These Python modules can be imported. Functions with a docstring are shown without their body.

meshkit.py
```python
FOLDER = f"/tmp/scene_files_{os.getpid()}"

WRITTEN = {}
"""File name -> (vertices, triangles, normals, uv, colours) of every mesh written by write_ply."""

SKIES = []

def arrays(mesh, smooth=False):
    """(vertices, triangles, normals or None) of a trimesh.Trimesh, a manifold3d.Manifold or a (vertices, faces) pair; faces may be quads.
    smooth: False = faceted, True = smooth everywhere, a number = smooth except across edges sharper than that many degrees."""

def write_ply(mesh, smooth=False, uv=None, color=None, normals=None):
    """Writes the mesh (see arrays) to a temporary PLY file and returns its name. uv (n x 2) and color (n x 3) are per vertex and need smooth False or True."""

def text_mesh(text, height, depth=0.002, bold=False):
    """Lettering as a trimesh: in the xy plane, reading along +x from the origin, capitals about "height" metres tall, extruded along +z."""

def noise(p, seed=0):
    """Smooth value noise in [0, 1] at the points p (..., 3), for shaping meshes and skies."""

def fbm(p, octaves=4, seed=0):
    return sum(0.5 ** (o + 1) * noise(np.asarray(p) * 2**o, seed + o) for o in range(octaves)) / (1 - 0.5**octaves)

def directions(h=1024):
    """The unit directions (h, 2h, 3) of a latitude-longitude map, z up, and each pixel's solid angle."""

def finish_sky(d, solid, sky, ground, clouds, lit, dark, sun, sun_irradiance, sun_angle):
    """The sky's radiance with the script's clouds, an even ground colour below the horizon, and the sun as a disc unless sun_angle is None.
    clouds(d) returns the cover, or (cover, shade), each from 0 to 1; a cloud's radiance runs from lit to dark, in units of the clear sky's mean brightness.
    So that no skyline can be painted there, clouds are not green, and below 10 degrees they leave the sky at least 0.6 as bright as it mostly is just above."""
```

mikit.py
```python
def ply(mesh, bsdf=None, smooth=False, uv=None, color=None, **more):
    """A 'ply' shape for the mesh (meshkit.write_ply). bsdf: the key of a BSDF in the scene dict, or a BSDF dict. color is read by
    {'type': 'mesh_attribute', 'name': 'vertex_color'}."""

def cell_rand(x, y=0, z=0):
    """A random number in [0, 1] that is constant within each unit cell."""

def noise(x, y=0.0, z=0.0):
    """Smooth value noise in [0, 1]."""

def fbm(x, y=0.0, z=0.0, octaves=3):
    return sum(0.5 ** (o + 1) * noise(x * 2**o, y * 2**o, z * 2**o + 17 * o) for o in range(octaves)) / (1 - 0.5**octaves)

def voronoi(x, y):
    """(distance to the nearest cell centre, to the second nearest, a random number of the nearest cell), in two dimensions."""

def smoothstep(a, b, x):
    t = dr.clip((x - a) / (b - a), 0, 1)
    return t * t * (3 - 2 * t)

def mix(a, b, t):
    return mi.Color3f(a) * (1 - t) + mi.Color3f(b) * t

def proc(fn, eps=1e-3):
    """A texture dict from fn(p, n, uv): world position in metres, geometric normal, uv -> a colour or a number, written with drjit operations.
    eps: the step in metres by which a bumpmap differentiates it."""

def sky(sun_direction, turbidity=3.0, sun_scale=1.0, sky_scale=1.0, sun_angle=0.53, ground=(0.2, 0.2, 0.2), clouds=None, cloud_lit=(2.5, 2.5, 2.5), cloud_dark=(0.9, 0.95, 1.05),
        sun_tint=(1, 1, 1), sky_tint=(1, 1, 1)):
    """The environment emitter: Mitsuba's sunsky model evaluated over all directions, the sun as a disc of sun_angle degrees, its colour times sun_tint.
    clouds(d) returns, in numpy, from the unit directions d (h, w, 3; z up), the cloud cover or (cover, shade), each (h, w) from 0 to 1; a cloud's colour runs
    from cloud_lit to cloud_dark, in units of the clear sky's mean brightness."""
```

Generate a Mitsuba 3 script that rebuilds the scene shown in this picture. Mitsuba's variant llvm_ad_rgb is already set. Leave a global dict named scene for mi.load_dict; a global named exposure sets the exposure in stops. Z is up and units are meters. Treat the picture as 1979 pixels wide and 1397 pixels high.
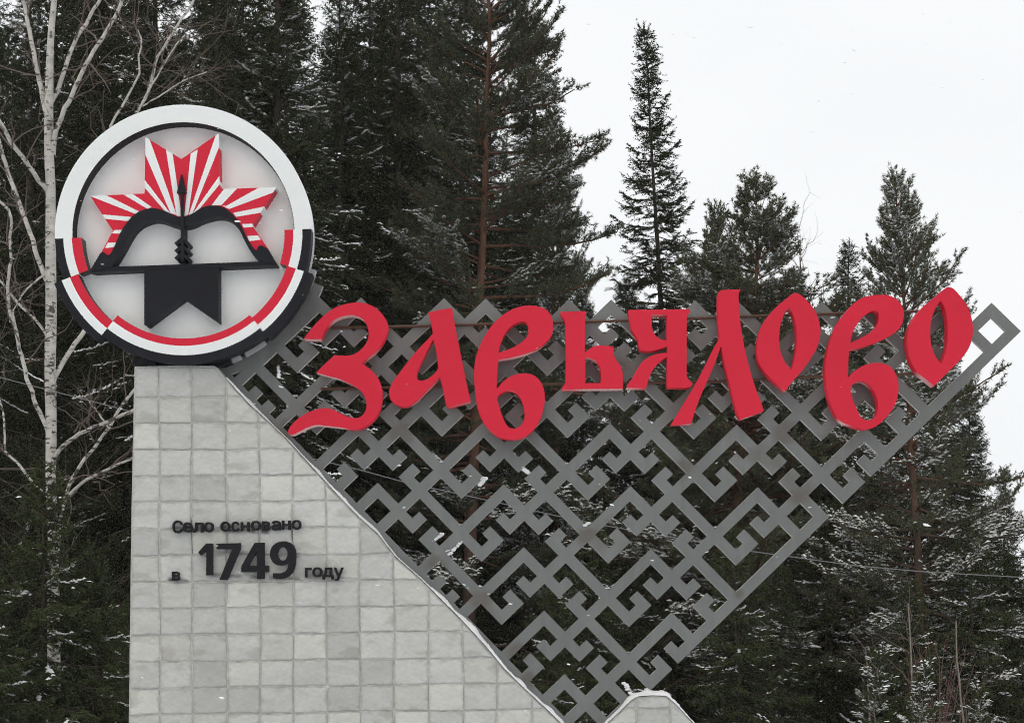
import math
import numpy as np, trimesh, mitsuba as mi, drjit as dr
import mikit, meshkit
from mikit import proc, noise, fbm, smoothstep, mix
from shapely.geometry import Polygon, LineString, Point, box, MultiPolygon
from shapely.ops import unary_union
from shapely.validation import make_valid
from shapely import affinity

# ------------------------------------------------------------------ camera, sky, exposure
FPX, SIGN_D, EYE = 3404.3, 16.0, 3.2          # focal length in photo pixels, distance of the sign, eye height
PX0, PY0, PW, PH = 1000.0, 1200.0, 1979.0, 1397.0
T = mi.ScalarTransform4f
scene, labels = {}, {}
scene['camera'] = {
    'type': 'perspective', 'fov': 2 * math.degrees(math.atan(PW / 2 / FPX)), 'fov_axis': 'x',
    'to_world': T().look_at(origin=[0, -SIGN_D, EYE], target=[0, 0, EYE], up=[0, 0, 1]),
    'principal_point_offset_x': -(PX0 - PW / 2) / PW, 'principal_point_offset_y': -(PY0 - PH / 2) / PH,
    'near_clip': 0.1, 'far_clip': 2000.0}
scene['sky'] = mikit.sky([-0.25, -0.6, 0.75], turbidity=3, sun_scale=0.12, sun_angle=50, ground=(0.35, 0.35, 0.36),
                         clouds=lambda d: (1.0 + 0 * d[..., 0], np.clip(meshkit.fbm(d * np.array([5, 5, 11.0]), 4, 2) * 1.6 - 0.4, 0, 1)), cloud_lit=(2.48, 2.52, 2.55), cloud_dark=(2.34, 2.40, 2.45))
exposure = 1.95


def U(p, y=0.0):
    """A point of the vertical plane at depth y that stands behind the photo pixel p: used to measure the sign off the photograph."""
    d = (y + SIGN_D) / FPX
    return np.array([(p[0] - PX0) * d, y, EYE + (PY0 - p[1]) * d])


# ------------------------------------------------------------------ helpers
def label(key, text=None, category=None, group=None, kind=None):
    d = {k: v for k, v in (('label', text), ('category', category), ('group', group), ('kind', kind)) if v}
    labels.setdefault(key, {}).update(d)


def numbered(name):
    if name not in scene and not any(k.startswith(name + '__') for k in scene):
        return name
    i = 1
    while f'{name}_{i:03d}' in scene or any(k.startswith(f'{name}_{i:03d}__') for k in scene):
        i += 1
    return f'{name}_{i:03d}'


_count = {}


def fresh(name):
    """The next free key for name (fast)."""
    n = _count.get(name, 0)
    _count[name] = n + 1
    return name if n == 0 else f'{name}_{n:03d}'


def put(key, mesh, bsdf, smooth=False):
    scene[key] = mikit.ply(mesh, bsdf, smooth=smooth)
    return key


class Acc:
    def __init__(self):
        self.v, self.f, self.n = [], [], 0

    def add(self, v, f):
        self.v.append(np.asarray(v, float)); self.f.append(np.asarray(f, int) + self.n); self.n += len(v)

    def mesh(self):
        return np.vstack(self.v), np.vstack(self.f)


def tube(points, radii, sides=6, cap=True):
    p = np.asarray(points, float); m = len(p)
    r = np.broadcast_to(np.asarray(radii, float), (m,))
    t = np.gradient(p, axis=0); t /= np.linalg.norm(t, axis=1, keepdims=True) + 1e-12
    ref = np.array([0, 1.0, 0]) if abs(t[:, 1]).mean() < 0.8 else np.array([0, 0, 1.0])
    a = np.cross(t, ref); a /= np.linalg.norm(a, axis=1, keepdims=True) + 1e-12
    b = np.cross(t, a)
    ang = np.arange(sides) * 2 * np.pi / sides
    v = p[:, None] + r[:, None, None] * (np.cos(ang)[None, :, None] * a[:, None] + np.sin(ang)[None, :, None] * b[:, None])
    v = v.reshape(-1, 3)
    i, j = np.meshgrid(np.arange(m - 1), np.arange(sides), indexing='ij')
    i, j = i.ravel(), j.ravel(); j2 = (j + 1) % sides
    f = np.vstack([np.stack([i * sides + j, (i + 1) * sides + j2, i * sides + j2], 1), np.stack([i * sides + j, (i + 1) * sides + j, (i + 1) * sides + j2], 1)])
    if cap:
        k = len(v); v = np.vstack([v, p[:1], p[-1:]]); jj = np.arange(sides); jn = (jj + 1) % sides
        f = np.vstack([f, np.stack([jj, jn, jj * 0 + k], 1), np.stack([(m - 1) * sides + jn, (m - 1) * sides + jj, jj * 0 + k + 1], 1)])
    return v, f


def smooth(pts, n=6):
    """A closed outline through pts; points with a third entry are corners, the rest are joined by a Catmull-Rom curve."""
    P = [np.array(p[:2], float) for p in pts]; C = [len(p) > 2 for p in pts]; N = len(P)
    out = []
    for i in range(N):
        p1, p2 = P[i], P[(i + 1) % N]
        if C[i] and C[(i + 1) % N]:
            out.append(p1); continue
        p0 = 2 * p1 - p2 if C[i] else P[i - 1]
        p3 = 2 * p2 - p1 if C[(i + 1) % N] else P[(i + 2) % N]
        for k in range(n):
            t = k / n
            m1, m2 = (p2 - p0) / 2, (p3 - p1) / 2
            # chord-length damping keeps short segments next to long ones from overshooting
            L = np.linalg.norm(p2 - p1)
            for m in (m1, m2):
                q = np.linalg.norm(m)
                if q > 1.2 * L:
                    m *= 1.2 * L / q
            h = (2 * t**3 - 3 * t**2 + 1) * p1 + (t**3 - 2 * t**2 + t) * m1 + (-2 * t**3 + 3 * t**2) * p2 + (t**3 - t**2) * m2
            out.append(h)
    return np.array(out)


def crop(pts, ox, oy, s):
    return [(p[0] / s + ox, p[1] / s + oy) + tuple(p[2:]) for p in pts]


def shape_px(outer, holes=()):
    g = Polygon(outer, holes)
    return g if g.is_valid else unary_union([q for q in getattr(make_valid(g), 'geoms', [make_valid(g)]) if q.area > 1])


def to_plane(g, y):
    """A polygon measured in photo pixels as a polygon (x, z) in metres on the plane at depth y."""
    d = (y + SIGN_D) / FPX
    return affinity.affine_transform(g, [d, 0, 0, -d, -PX0 * d, EYE + PY0 * d])


def polys(g):
    if g.is_empty:
        return []
    return [q for q in getattr(g, 'geoms', [g]) if q.geom_type == 'Polygon' and q.area > 1e-7]


def slab(g, y0, y1, bevel=0.0):
    """The (x, z) polygon g as a plate from depth y0 (front) to y1 (back)."""
    acc = Acc()
    for q in polys(g):
        m = trimesh.creation.extrude_polygon(q, y1 - y0, engine='earcut')
        v = np.array(m.vertices); v = np.stack([v[:, 0], v[:, 2] + y0, v[:, 1]], 1)
        acc.add(v, np.array(m.faces)[:, ::-1])
    v, f = acc.mesh()
    return trimesh.Trimesh(v, f, process=False)


def slab_px(g, y0, y1):
    return slab(to_plane(g, y0), y0, y1)


def srgb(r, g, b):
    c = np.array([r, g, b]) / 255.0
    return np.where(c <= 0.04045, c / 12.92, ((c + 0.055) / 1.055) ** 2.4).tolist()


def two(b):
    return {'type': 'twosided', 'bsdf': b}


def rgb(c):
    return {'type': 'rgb', 'value': list(map(float, c))}


def principled(col, rough=0.6, spec=0.5, **kw):
    return two({'type': 'principled', 'base_color': col if isinstance(col, dict) else rgb(col), 'roughness': rough, 'specular': spec, **kw})


# ------------------------------------------------------------------ materials
def tint(c, amount, freq, seed=0.0):
    """Colour c with soft large and fine variation."""
    def fn(p, n, uv):
        v = 0.8 * fbm(p.x * freq + seed, p.y * freq, p.z * freq, octaves=3) + 0.2 * noise(p.x * freq * 5, p.y * freq * 5, p.z * freq * 5 + seed)
        return mi.Color3f(c) * (1 - amount + 2 * amount * v)
    return proc(fn)


WELDS = [(U(p, 0.0).tolist(), r * SIGN_D / FPX) for p, r in (((1322, 905), 27), ((1134, 1038), 24), ((932, 1158), 26), ((777, 836), 30), ((842, 1090), 22), ((1000, 1262), 24), ((1022, 1312), 20), ((1690, 790), 26), ((1518, 836), 30), ((1098, 680), 26), ((560, 830), 28), ((1650, 660), 24), ((1428, 1146), 12))]


def grey_paint(p, n, uv):
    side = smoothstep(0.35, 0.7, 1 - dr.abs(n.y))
    v = fbm(p.x * 2.5, p.y, p.z * 2.5, octaves=4)
    streak = fbm(p.x * 22, 3.0, p.z * 1.3, octaves=2)
    base = mi.Color3f(0.126, 0.136, 0.133) * (0.76 + 0.32 * v + 0.18 * streak)
    rust = smoothstep(0.68, 0.82, fbm(p.x * 1.25 + 4.3, 1.0, p.z * 1.25 + 1.1, octaves=4)) * 0.75
    base = mix(base, mi.Color3f(0.075, 0.06, 0.05), rust)
    for c, r in WELDS:                       # burnt paint and rust round the site welds
        d = dr.sqrt(dr.square(p.x - c[0]) + dr.square(p.z - c[2])) / r
        w = smoothstep(1.1, 0.35, d + 0.7 * (fbm(p.x * 9, 2.0, p.z * 9, octaves=3) - 0.5))
        base = mix(base, mi.Color3f(0.075, 0.060, 0.050), 0.62 * w)
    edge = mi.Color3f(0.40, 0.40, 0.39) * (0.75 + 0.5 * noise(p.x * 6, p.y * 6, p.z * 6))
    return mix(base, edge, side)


def red_paint(p, n, uv):
    v = fbm(p.x * 1.6, p.y * 2, p.z * 1.6, octaves=3)
    g = noise(p.x * 160, p.y * 160, p.z * 160)
    base = mi.Color3f(0.56, 0.0135, 0.038) * (0.88 + 0.18 * v + 0.07 * g)
    # pale pink painted on undersides stands in for snow reflected at grazing angles
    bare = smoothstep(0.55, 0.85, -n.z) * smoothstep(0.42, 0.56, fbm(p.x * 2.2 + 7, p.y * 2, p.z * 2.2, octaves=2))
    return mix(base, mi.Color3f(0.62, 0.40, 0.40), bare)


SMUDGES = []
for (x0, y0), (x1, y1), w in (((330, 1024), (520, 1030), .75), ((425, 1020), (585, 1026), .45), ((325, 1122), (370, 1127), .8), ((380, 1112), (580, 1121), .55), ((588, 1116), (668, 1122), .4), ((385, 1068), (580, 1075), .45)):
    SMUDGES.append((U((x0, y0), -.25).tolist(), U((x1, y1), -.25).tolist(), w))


def concrete(tone, seed):
    warm = (1.0, 1.0, 1.0) if seed < 4 else (1.0, 0.99, 0.965)

    def fn(p, n, uv):
        a = fbm(p.x * 6 + seed, p.y * 6, p.z * 9, octaves=4)
        b = fbm(p.x * 34, p.y * 34 + seed, p.z * 44, octaves=3)
        wide = fbm(p.x * 0.7, 2.0, p.z * 0.7, octaves=3)
        base = mi.Color3f(0.478, 0.487, 0.472) * mi.Color3f(warm) * tone * (0.70 + 0.26 * a + 0.22 * b + 0.14 * wide)
        stain = smoothstep(0.62, 0.78, fbm(p.x * 4.1 + seed, 5.0, p.z * 7.2, octaves=4))
        base = mix(base, mi.Color3f(0.29, 0.29, 0.255) * tone, stain * 0.4)
        # dirt held along the broken rims (uv.x is 0 at a tile's rim, 1 at its middle)
        rim = smoothstep(0.24, 0.02, uv.x + 0.42 * (fbm(p.x * 30, 1.0, p.z * 30, octaves=3) - 0.5))
        base = base * (1 - 0.15 * rim)
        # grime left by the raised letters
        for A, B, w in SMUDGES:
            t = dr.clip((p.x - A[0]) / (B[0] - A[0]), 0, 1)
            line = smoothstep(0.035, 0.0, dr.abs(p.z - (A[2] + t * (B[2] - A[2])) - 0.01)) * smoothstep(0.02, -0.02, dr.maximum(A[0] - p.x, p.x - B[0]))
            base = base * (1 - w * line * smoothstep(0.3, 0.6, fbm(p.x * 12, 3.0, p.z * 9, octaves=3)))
        return base
    return proc(fn)


def mortar(p, n, uv):
    b = fbm(p.x * 18, p.y * 18, p.z * 18, octaves=3)
    base = mi.Color3f(0.41, 0.414, 0.398) * (0.55 + 0.85 * b)
    # rain has carried dirt down the joints under the black letters
    run = 0.0
    for x, z0, z1 in MORTAR_RUNS:
        run = dr.maximum(run, smoothstep(0.03, 0.008, dr.abs(p.x - x)) * smoothstep(z0 - 0.02, z0 + 0.05, p.z) * smoothstep(z1 + 0.02, z1 - 0.02, p.z))
    return mix(base, mi.Color3f(0.09, 0.09, 0.085), run * 0.85)


MORTAR_RUNS = [(U((372, 0), -.25)[0], U((0, 1075), -.25)[2], U((0, 1005), -.25)[2]), (U((567, 0), -.25)[0], U((0, 1050), -.25)[2], U((0, 1010), -.25)[2])]


def bark_pine(p, n, uv):
    plates = fbm(p.x * 9, p.y * 9, p.z * 3.5, octaves=4)
    h = smoothstep(4.0, 9.0, p.z + 2 * noise(p.x * 2, p.y * 2, p.z * .7))
    low = mi.Color3f(0.085, 0.062, 0.05) * (0.45 + 1.1 * plates)
    up = mi.Color3f(0.115, 0.064, 0.045) * (0.5 + 1.0 * plates)
    return mix(low, up, h)


def bark_spruce(p, n, uv):
    return mi.Color3f(0.062, 0.05, 0.042) * (0.45 + 1.1 * fbm(p.x * 14, p.y * 14, p.z * 6, octaves=3))


def bark_birch(p, n, uv):
    r = p.x * 0.8 + p.y * 0.6
    low = smoothstep(9.5, 4.5, p.z)          # the bark is more broken towards the foot of the tree
    tick = noise(r * 13 + 3, p.y * 7, p.z * 30) * 0.6 + 0.4 * noise(r * 40, p.y * 30, p.z * 60)
    patch = fbm(p.x * 7 + 5, p.y * 7, p.z * 5, octaves=3)
    dark = dr.maximum(smoothstep(0.66 - 0.08 * low, 0.76 - 0.08 * low, tick), smoothstep(0.66 - 0.12 * low, 0.72 - 0.12 * low, patch) * smoothstep(0.3, 0.5, tick))
    white = mi.Color3f(0.47, 0.455, 0.425) * (0.62 + 0.7 * fbm(p.x * 6, p.y * 6, p.z * 10, octaves=3))
    return mix(white, mi.Color3f(0.05, 0.045, 0.042), dark * 0.92)


def needles(c, seed):
    def fn(p, n, uv):
        v = fbm(p.x * 1.1 + seed, p.y * 1.1, p.z * 1.1, octaves=3)
        w = noise(p.x * 14, p.y * 14, p.z * 14 + seed)
        return mix(mi.Color3f(c) * 0.62, mi.Color3f(c) * mi.Color3f(1.45, 1.38, 1.2), v * 0.7 + w * 0.3)
    return proc(fn)


def floor_fn(p, n, uv):
    v = fbm(p.x * 0.35, p.y * 0.35, 0.0, octaves=5)
    litter = mi.Color3f(0.075, 0.06, 0.042) * (0.6 + 0.8 * fbm(p.x * 6, p.y * 6, 0.0, octaves=3))
    open_ground = smoothstep(16.0, 8.0, p.y)         # the verge in front of the wood lies under snow, the floor of the wood only in patches
    return mix(litter, mi.Color3f(0.74, 0.76, 0.78), smoothstep(0.47, 0.6, v + 0.3 * open_ground))


def snow_fn(p, n, uv):
    return mi.Color3f(0.80, 0.81, 0.83) * (0.86 + 0.2 * fbm(p.x * 20, p.y * 20, p.z * 20, octaves=2))


M = scene
M['grey_paint'] = two({'type': 'principled', 'base_color': proc(grey_paint), 'roughness': 0.42, 'specular': 0.5})
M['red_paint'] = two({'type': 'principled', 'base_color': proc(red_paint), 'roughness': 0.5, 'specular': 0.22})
M['emblem_red'] = principled(tint((0.56, 0.0135, 0.038), 0.06, 2.0), 0.45, 0.22)
M['white_paint'] = principled(tint((0.705, 0.735, 0.74), 0.07, 1.6), 0.45, 0.3)
M['panel_white'] = principled(tint((0.77, 0.78, 0.78), 0.06, 1.2, 3.0), 0.55, 0.3)
M['black_paint'] = principled(tint((0.012, 0.0128, 0.017), 0.25, 3.0), 0.5, 0.12)
M['black_side'] = principled(tint((0.02, 0.02, 0.021), 0.25, 3.0), 0.6, 0.1)
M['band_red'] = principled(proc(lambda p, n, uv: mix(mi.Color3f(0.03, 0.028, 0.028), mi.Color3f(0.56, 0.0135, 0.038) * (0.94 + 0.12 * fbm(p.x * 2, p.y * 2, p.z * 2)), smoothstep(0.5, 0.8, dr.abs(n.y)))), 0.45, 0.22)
M['letter_black'] = principled(tint((0.012, 0.012, 0.015), 0.3, 6.0), 0.5, 0.12)
M['shell_glint_grey'] = principled(tint((0.34, 0.35, 0.36), 0.2, 4.0), 0.45)  # for the drum shell and the tabs that imitate its reflections
M['rust'] = principled(tint((0.085, 0.048, 0.032), 0.4, 6.0), 0.8)
M['mortar'] = two({'type': 'bumpmap', 'scale': 0.004, 'nested': proc(lambda p, n, uv: fbm(p.x * 40, p.y * 40, p.z * 40, octaves=3)), 'bsdf': {'type': 'diffuse', 'reflectance': proc(mortar)}})
_rough = proc(lambda p, n, uv: 0.45 * fbm(p.x * 14, p.y * 14, p.z * 18, octaves=2) + 0.55 * fbm(p.x * 60, p.y * 60, p.z * 70, octaves=3))
for i, tone in enumerate((0.86, 0.95, 1.03, 1.10, 0.98)):
    M[f'tile_{i}'] = two({'type': 'bumpmap', 'scale': 0.012, 'nested': _rough, 'bsdf': {'type': 'diffuse', 'reflectance': concrete(tone, 1.7 * i)}})
M['snow'] = two({'type': 'diffuse', 'reflectance': proc(snow_fn)})
M['flake'] = two({'type': 'diffuse', 'reflectance': rgb((0.88, 0.89, 0.9))})
M['pine_bark'] = two({'type': 'diffuse', 'reflectance': proc(bark_pine)})
M['spruce_bark'] = two({'type': 'diffuse', 'reflectance': proc(bark_spruce)})
M['birch_bark'] = two({'type': 'diffuse', 'reflectance': proc(bark_birch)})
M['spruce_needles'] = two({'type': 'diffuse', 'reflectance': needles((0.038, 0.046, 0.028), 1.0)})
M['pine_needles'] = two({'type': 'diffuse', 'reflectance': needles((0.066, 0.076, 0.053), 5.0)})
M['pale_pine_needles'] = two({'type': 'diffuse', 'reflectance': needles((0.088, 0.098, 0.068), 7.0)})
M['young_needles'] = two({'type': 'diffuse', 'reflectance': needles((0.050, 0.064, 0.034), 9.0)})
M['twig_bark'] = principled(tint((0.12, 0.09, 0.075), 0.3, 5.0), 0.8)
M['red_twig'] = principled(tint((0.13, 0.07, 0.065), 0.3, 5.0), 0.8)
M['pale_bark'] = principled(tint((0.19, 0.17, 0.14), 0.3, 5.0), 0.8)
M['forest_floor'] = two({'type': 'diffuse', 'reflectance': proc(floor_fn)})
M['cable_grey'] = principled((0.16, 0.16, 0.17), 0.5)

# ------------------------------------------------------------------ ground
def ground():
    xs = np.concatenate([np.linspace(-600, -70, 12), np.linspace(-60, 60, 81), np.linspace(70, 600, 12)])
    ys = np.concatenate([np.linspace(-600, -40, 10), np.linspace(-30, 90, 81), np.linspace(100, 900, 14)])
    X, Y = np.meshgrid(xs, ys, indexing='ij')
    P = np.stack([X * 0.15, Y * 0.15, X * 0], -1)
    Z = (meshkit.fbm(P, 4, 3) - 0.5) * 0.5 * np.clip((np.hypot(X, Y) - 4) / 8, 0, 1) - 0.02
    v = np.stack([X, Y, Z], -1).reshape(-1, 3); n = len(ys)
    i, j = np.meshgrid(np.arange(len(xs) - 1), np.arange(n - 1), indexing='ij'); i, j = i.ravel(), j.ravel()
    f = np.vstack([np.stack([i * n + j, (i + 1) * n + j, (i + 1) * n + j + 1], 1), np.stack([i * n + j, (i + 1) * n + j + 1, i * n + j + 1], 1)])
    put('ground', (v, f), 'forest_floor', smooth=True)
    label('ground', 'forest floor of brown litter under patchy fresh snow', kind='structure')


ground()

# ------------------------------------------------------------------ the tiled wall
WF = -0.25                                    # depth of its face
WALL = [(257, 708), (262, 706), (340, 704.5), (415, 705), (422, 709), (437, 730), (460, 756), (483, 781), (520, 815), (554, 847), (604, 902), (660, 963), (696, 1000), (731, 1031), (765, 1075), (815, 1119),
        (846, 1150), (892, 1196), (938, 1246), (976, 1292), (1019, 1334), (1057, 1369), (1086, 1397), (1112, 1425), (1130, 1434), (1148, 1425), (1172, 1397), (1195, 1376), (1218, 1353), (1232, 1344.5),
        (1260, 1342.5), (1289, 1343.5), (1307, 1360), (1339, 1394), (1400, 1470), (1470, 1570), (1530, 1690), (1545, 1884), (240, 1884), (246, 1397), (251, 1000)]
wall_px = Polygon(WALL)
wall_poly = to_plane(wall_px, WF)


def wall():
    rng = np.random.default_rng(11)
    put('monument_wall__core', slab(wall_poly.buffer(-0.012), WF + 0.007, WF + 0.36), 'mortar')
    label('monument_wall', 'pale stone tiled wall with a sloping right edge carrying the round emblem', 'wall')
    xs = [225, 308.5, 371, 438, 502, 566.5, 630.7, 695, 761, 828, 894, 959, 1028, 1093, 1160, 1229, 1295, 1361, 1427, 1493, 1560]
    ys = [680, 768, 819, 870, 921, 971.5, 1023, 1075, 1126, 1177, 1228, 1280, 1331, 1382, 1433, 1484, 1536, 1587, 1638, 1690, 1741, 1793, 1844, 1895]
    # the sloping edges keep a thin rendered border, set proud of the core
    inner = wall_px.buffer(-5.0)

    def line_x(i, y):
        return xs[i] + (y - 1075) * 0.004 + 1.2 * math.sin(i * 1.7 + y * 0.021)

    def line_y(j, x):
        return ys[j] - (x - 250) * (0.004 + 0.0105 * min(1, max(0, (ys[j] - 760) / 600))) + 1.1 * math.sin(j * 2.3 + x * 0.017)
    d = (WF + SIGN_D) / FPX
    for j in range(len(ys) - 1):
        for i in range(len(xs) - 1):
            def corner(a, b):
                x = xs[a]
                y = line_y(b, x); x = line_x(a, y); return x, y
            q = Polygon([corner(i, j), corner(i + 1, j), corner(i + 1, j + 1), corner(i, j + 1)]).buffer(-rng.uniform(1.2, 1.9), join_style=2)
            q = q.intersection(inner)
            for g in polys(q):
                if g.area < 60:
                    continue
                tile(to_plane(g, WF), rng)


def tile(g, rng):
    """One rough tile: a face of jittered points, a bevelled rim and sides."""
    y0 = WF - rng.uniform(-0.002, 0.004); tiltx, tiltz = rng.uniform(-0.012, 0.012, 2)
    g = g.simplify(0.002)
    rim = np.array(g.exterior.coords)[:-1]
    if len(rim) > 14:
        g = g.simplify(0.008); rim = np.array(g.exterior.coords)[:-1]
    if Polygon(rim).exterior.is_ccw:
        rim = rim[::-1]
    c = np.array(g.representative_point().coords[0])
    # refine long rims to give an uneven outline
    pts = []
    for a, b in zip(rim, np.roll(rim, -1, 0)):
        n = max(1, int(round(np.linalg.norm(b - a) / 0.10)))
        for k in range(n):
            pts.append(a + (b - a) * k / n)
    rim = np.array(pts); n = len(rim)
    rim = rim + rng.normal(0, 0.003, rim.shape)
    e = c - rim; L = np.linalg.norm(e, axis=1, keepdims=True)
    mid = rim + e / L * np.minimum(0.009, 0.3 * L)
    def depth(p, base): return base + (p[:, 0] - c[0]) * tiltx + (p[:, 1] - c[1]) * tiltz
    back = np.stack([rim[:, 0], np.full(n, WF + 0.02), rim[:, 1]], 1)
    r1 = np.stack([rim[:, 0], depth(rim, y0 + 0.0035), rim[:, 1]], 1)
    r2 = np.stack([mid[:, 0], depth(mid, y0) + rng.normal(0, 0.0012, n), mid[:, 1]], 1)
    v = np.vstack([back, r1, r2, [[c[0], y0 - rng.uniform(0, 0.003), c[1]]]])
    i = np.arange(n); k = (i + 1) % n
    f = [np.stack([i, k, n + k], 1), np.stack([i, n + k, n + i], 1), np.stack([n + i, n + k, 2 * n + k], 1), np.stack([n + i, 2 * n + k, 2 * n + i], 1), np.stack([2 * n + i, 2 * n + k, i * 0 + 3 * n], 1)]
    uv = np.zeros((len(v), 2)); uv[2 * n:3 * n, 0] = 0.12; uv[-1, 0] = 1
    scene[fresh('monument_wall__tile')] = mikit.ply((v, np.vstack(f)), f'tile_{rng.choice(5, p=[.14, .26, .27, .13, .20])}', uv=uv)


wall()


def ridge_snow(path_px, y0, y1, seed, thick=0.012):
    """Snow lying along a slope: a thick irregular ribbon over the wall's whole depth."""
    acc = Acc(); rng = np.random.default_rng(seed)
    P = np.array([U(p, WF)[[0, 2]] for p in path_px])
    ls = LineString(P); m = int(ls.length / 0.03)
    Q = np.array([ls.interpolate(s).coords[0] for s in np.linspace(0, ls.length, m)])
    t = np.gradient(Q, axis=0); t /= np.linalg.norm(t, axis=1, keepdims=True); nrm = np.stack([-t[:, 1], t[:, 0]], 1)
    if nrm[:, 1].mean() < 0: nrm = -nrm
    s = np.arange(m) * 0.03
    ny = 6; rows = []
    for b in range(ny):
        fy = b / (ny - 1); y = y0 + (y1 - y0) * fy
        h = thick * (0.02 + 5.0 * meshkit.fbm(np.stack([s * 8, np.full(m, y * 5), np.full(m, seed)], 1), 4, 3) ** 2.3) * (0.55 if b in (0, ny - 1) else 1)
        gap = np.clip((meshkit.fbm(np.stack([s * 1.3, np.full(m, seed * 3.0), s * 0], 1), 3, 8) - 0.36) * 6, 0.05, 1)
        q = Q + nrm * (h * gap)[:, None]
        yy = y + 0.012 * (meshkit.noise(np.stack([s * 9, np.full(m, b), s * 0], 1), 4) - 0.5)
        rows.append(np.stack([q[:, 0], yy, q[:, 1]], 1))
    lo = Q - nrm * 0.004
    rows = [np.stack([lo[:, 0], np.full(m, y0 - 0.004), lo[:, 1]], 1)] + rows + [np.stack([lo[:, 0], np.full(m, y1 + 0.004), lo[:, 1]], 1)]
    v = np.concatenate(rows); i, j = np.meshgrid(np.arange(len(rows) - 1), np.arange(m - 1), indexing='ij'); i, j = i.ravel(), j.ravel()
    f = np.vstack([np.stack([i * m + j, i * m + j + 1, (i + 1) * m + j + 1], 1), np.stack([i * m + j, (i + 1) * m + j + 1, (i + 1) * m + j], 1)])
    return v, f


acc = Acc()
acc.add(*ridge_snow([p for p in WALL[5:25]], WF + 0.004, WF + 0.36, 2))
acc.add(*ridge_snow([p for p in WALL[25:36]], WF + 0.004, WF + 0.36, 5, 0.017))
put('snow_on_wall', acc.mesh(), 'snow', smooth=50)
label('snow_on_wall', 'thin broken line of snow along the sloping top of the tiled wall', kind='stuff')

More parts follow.
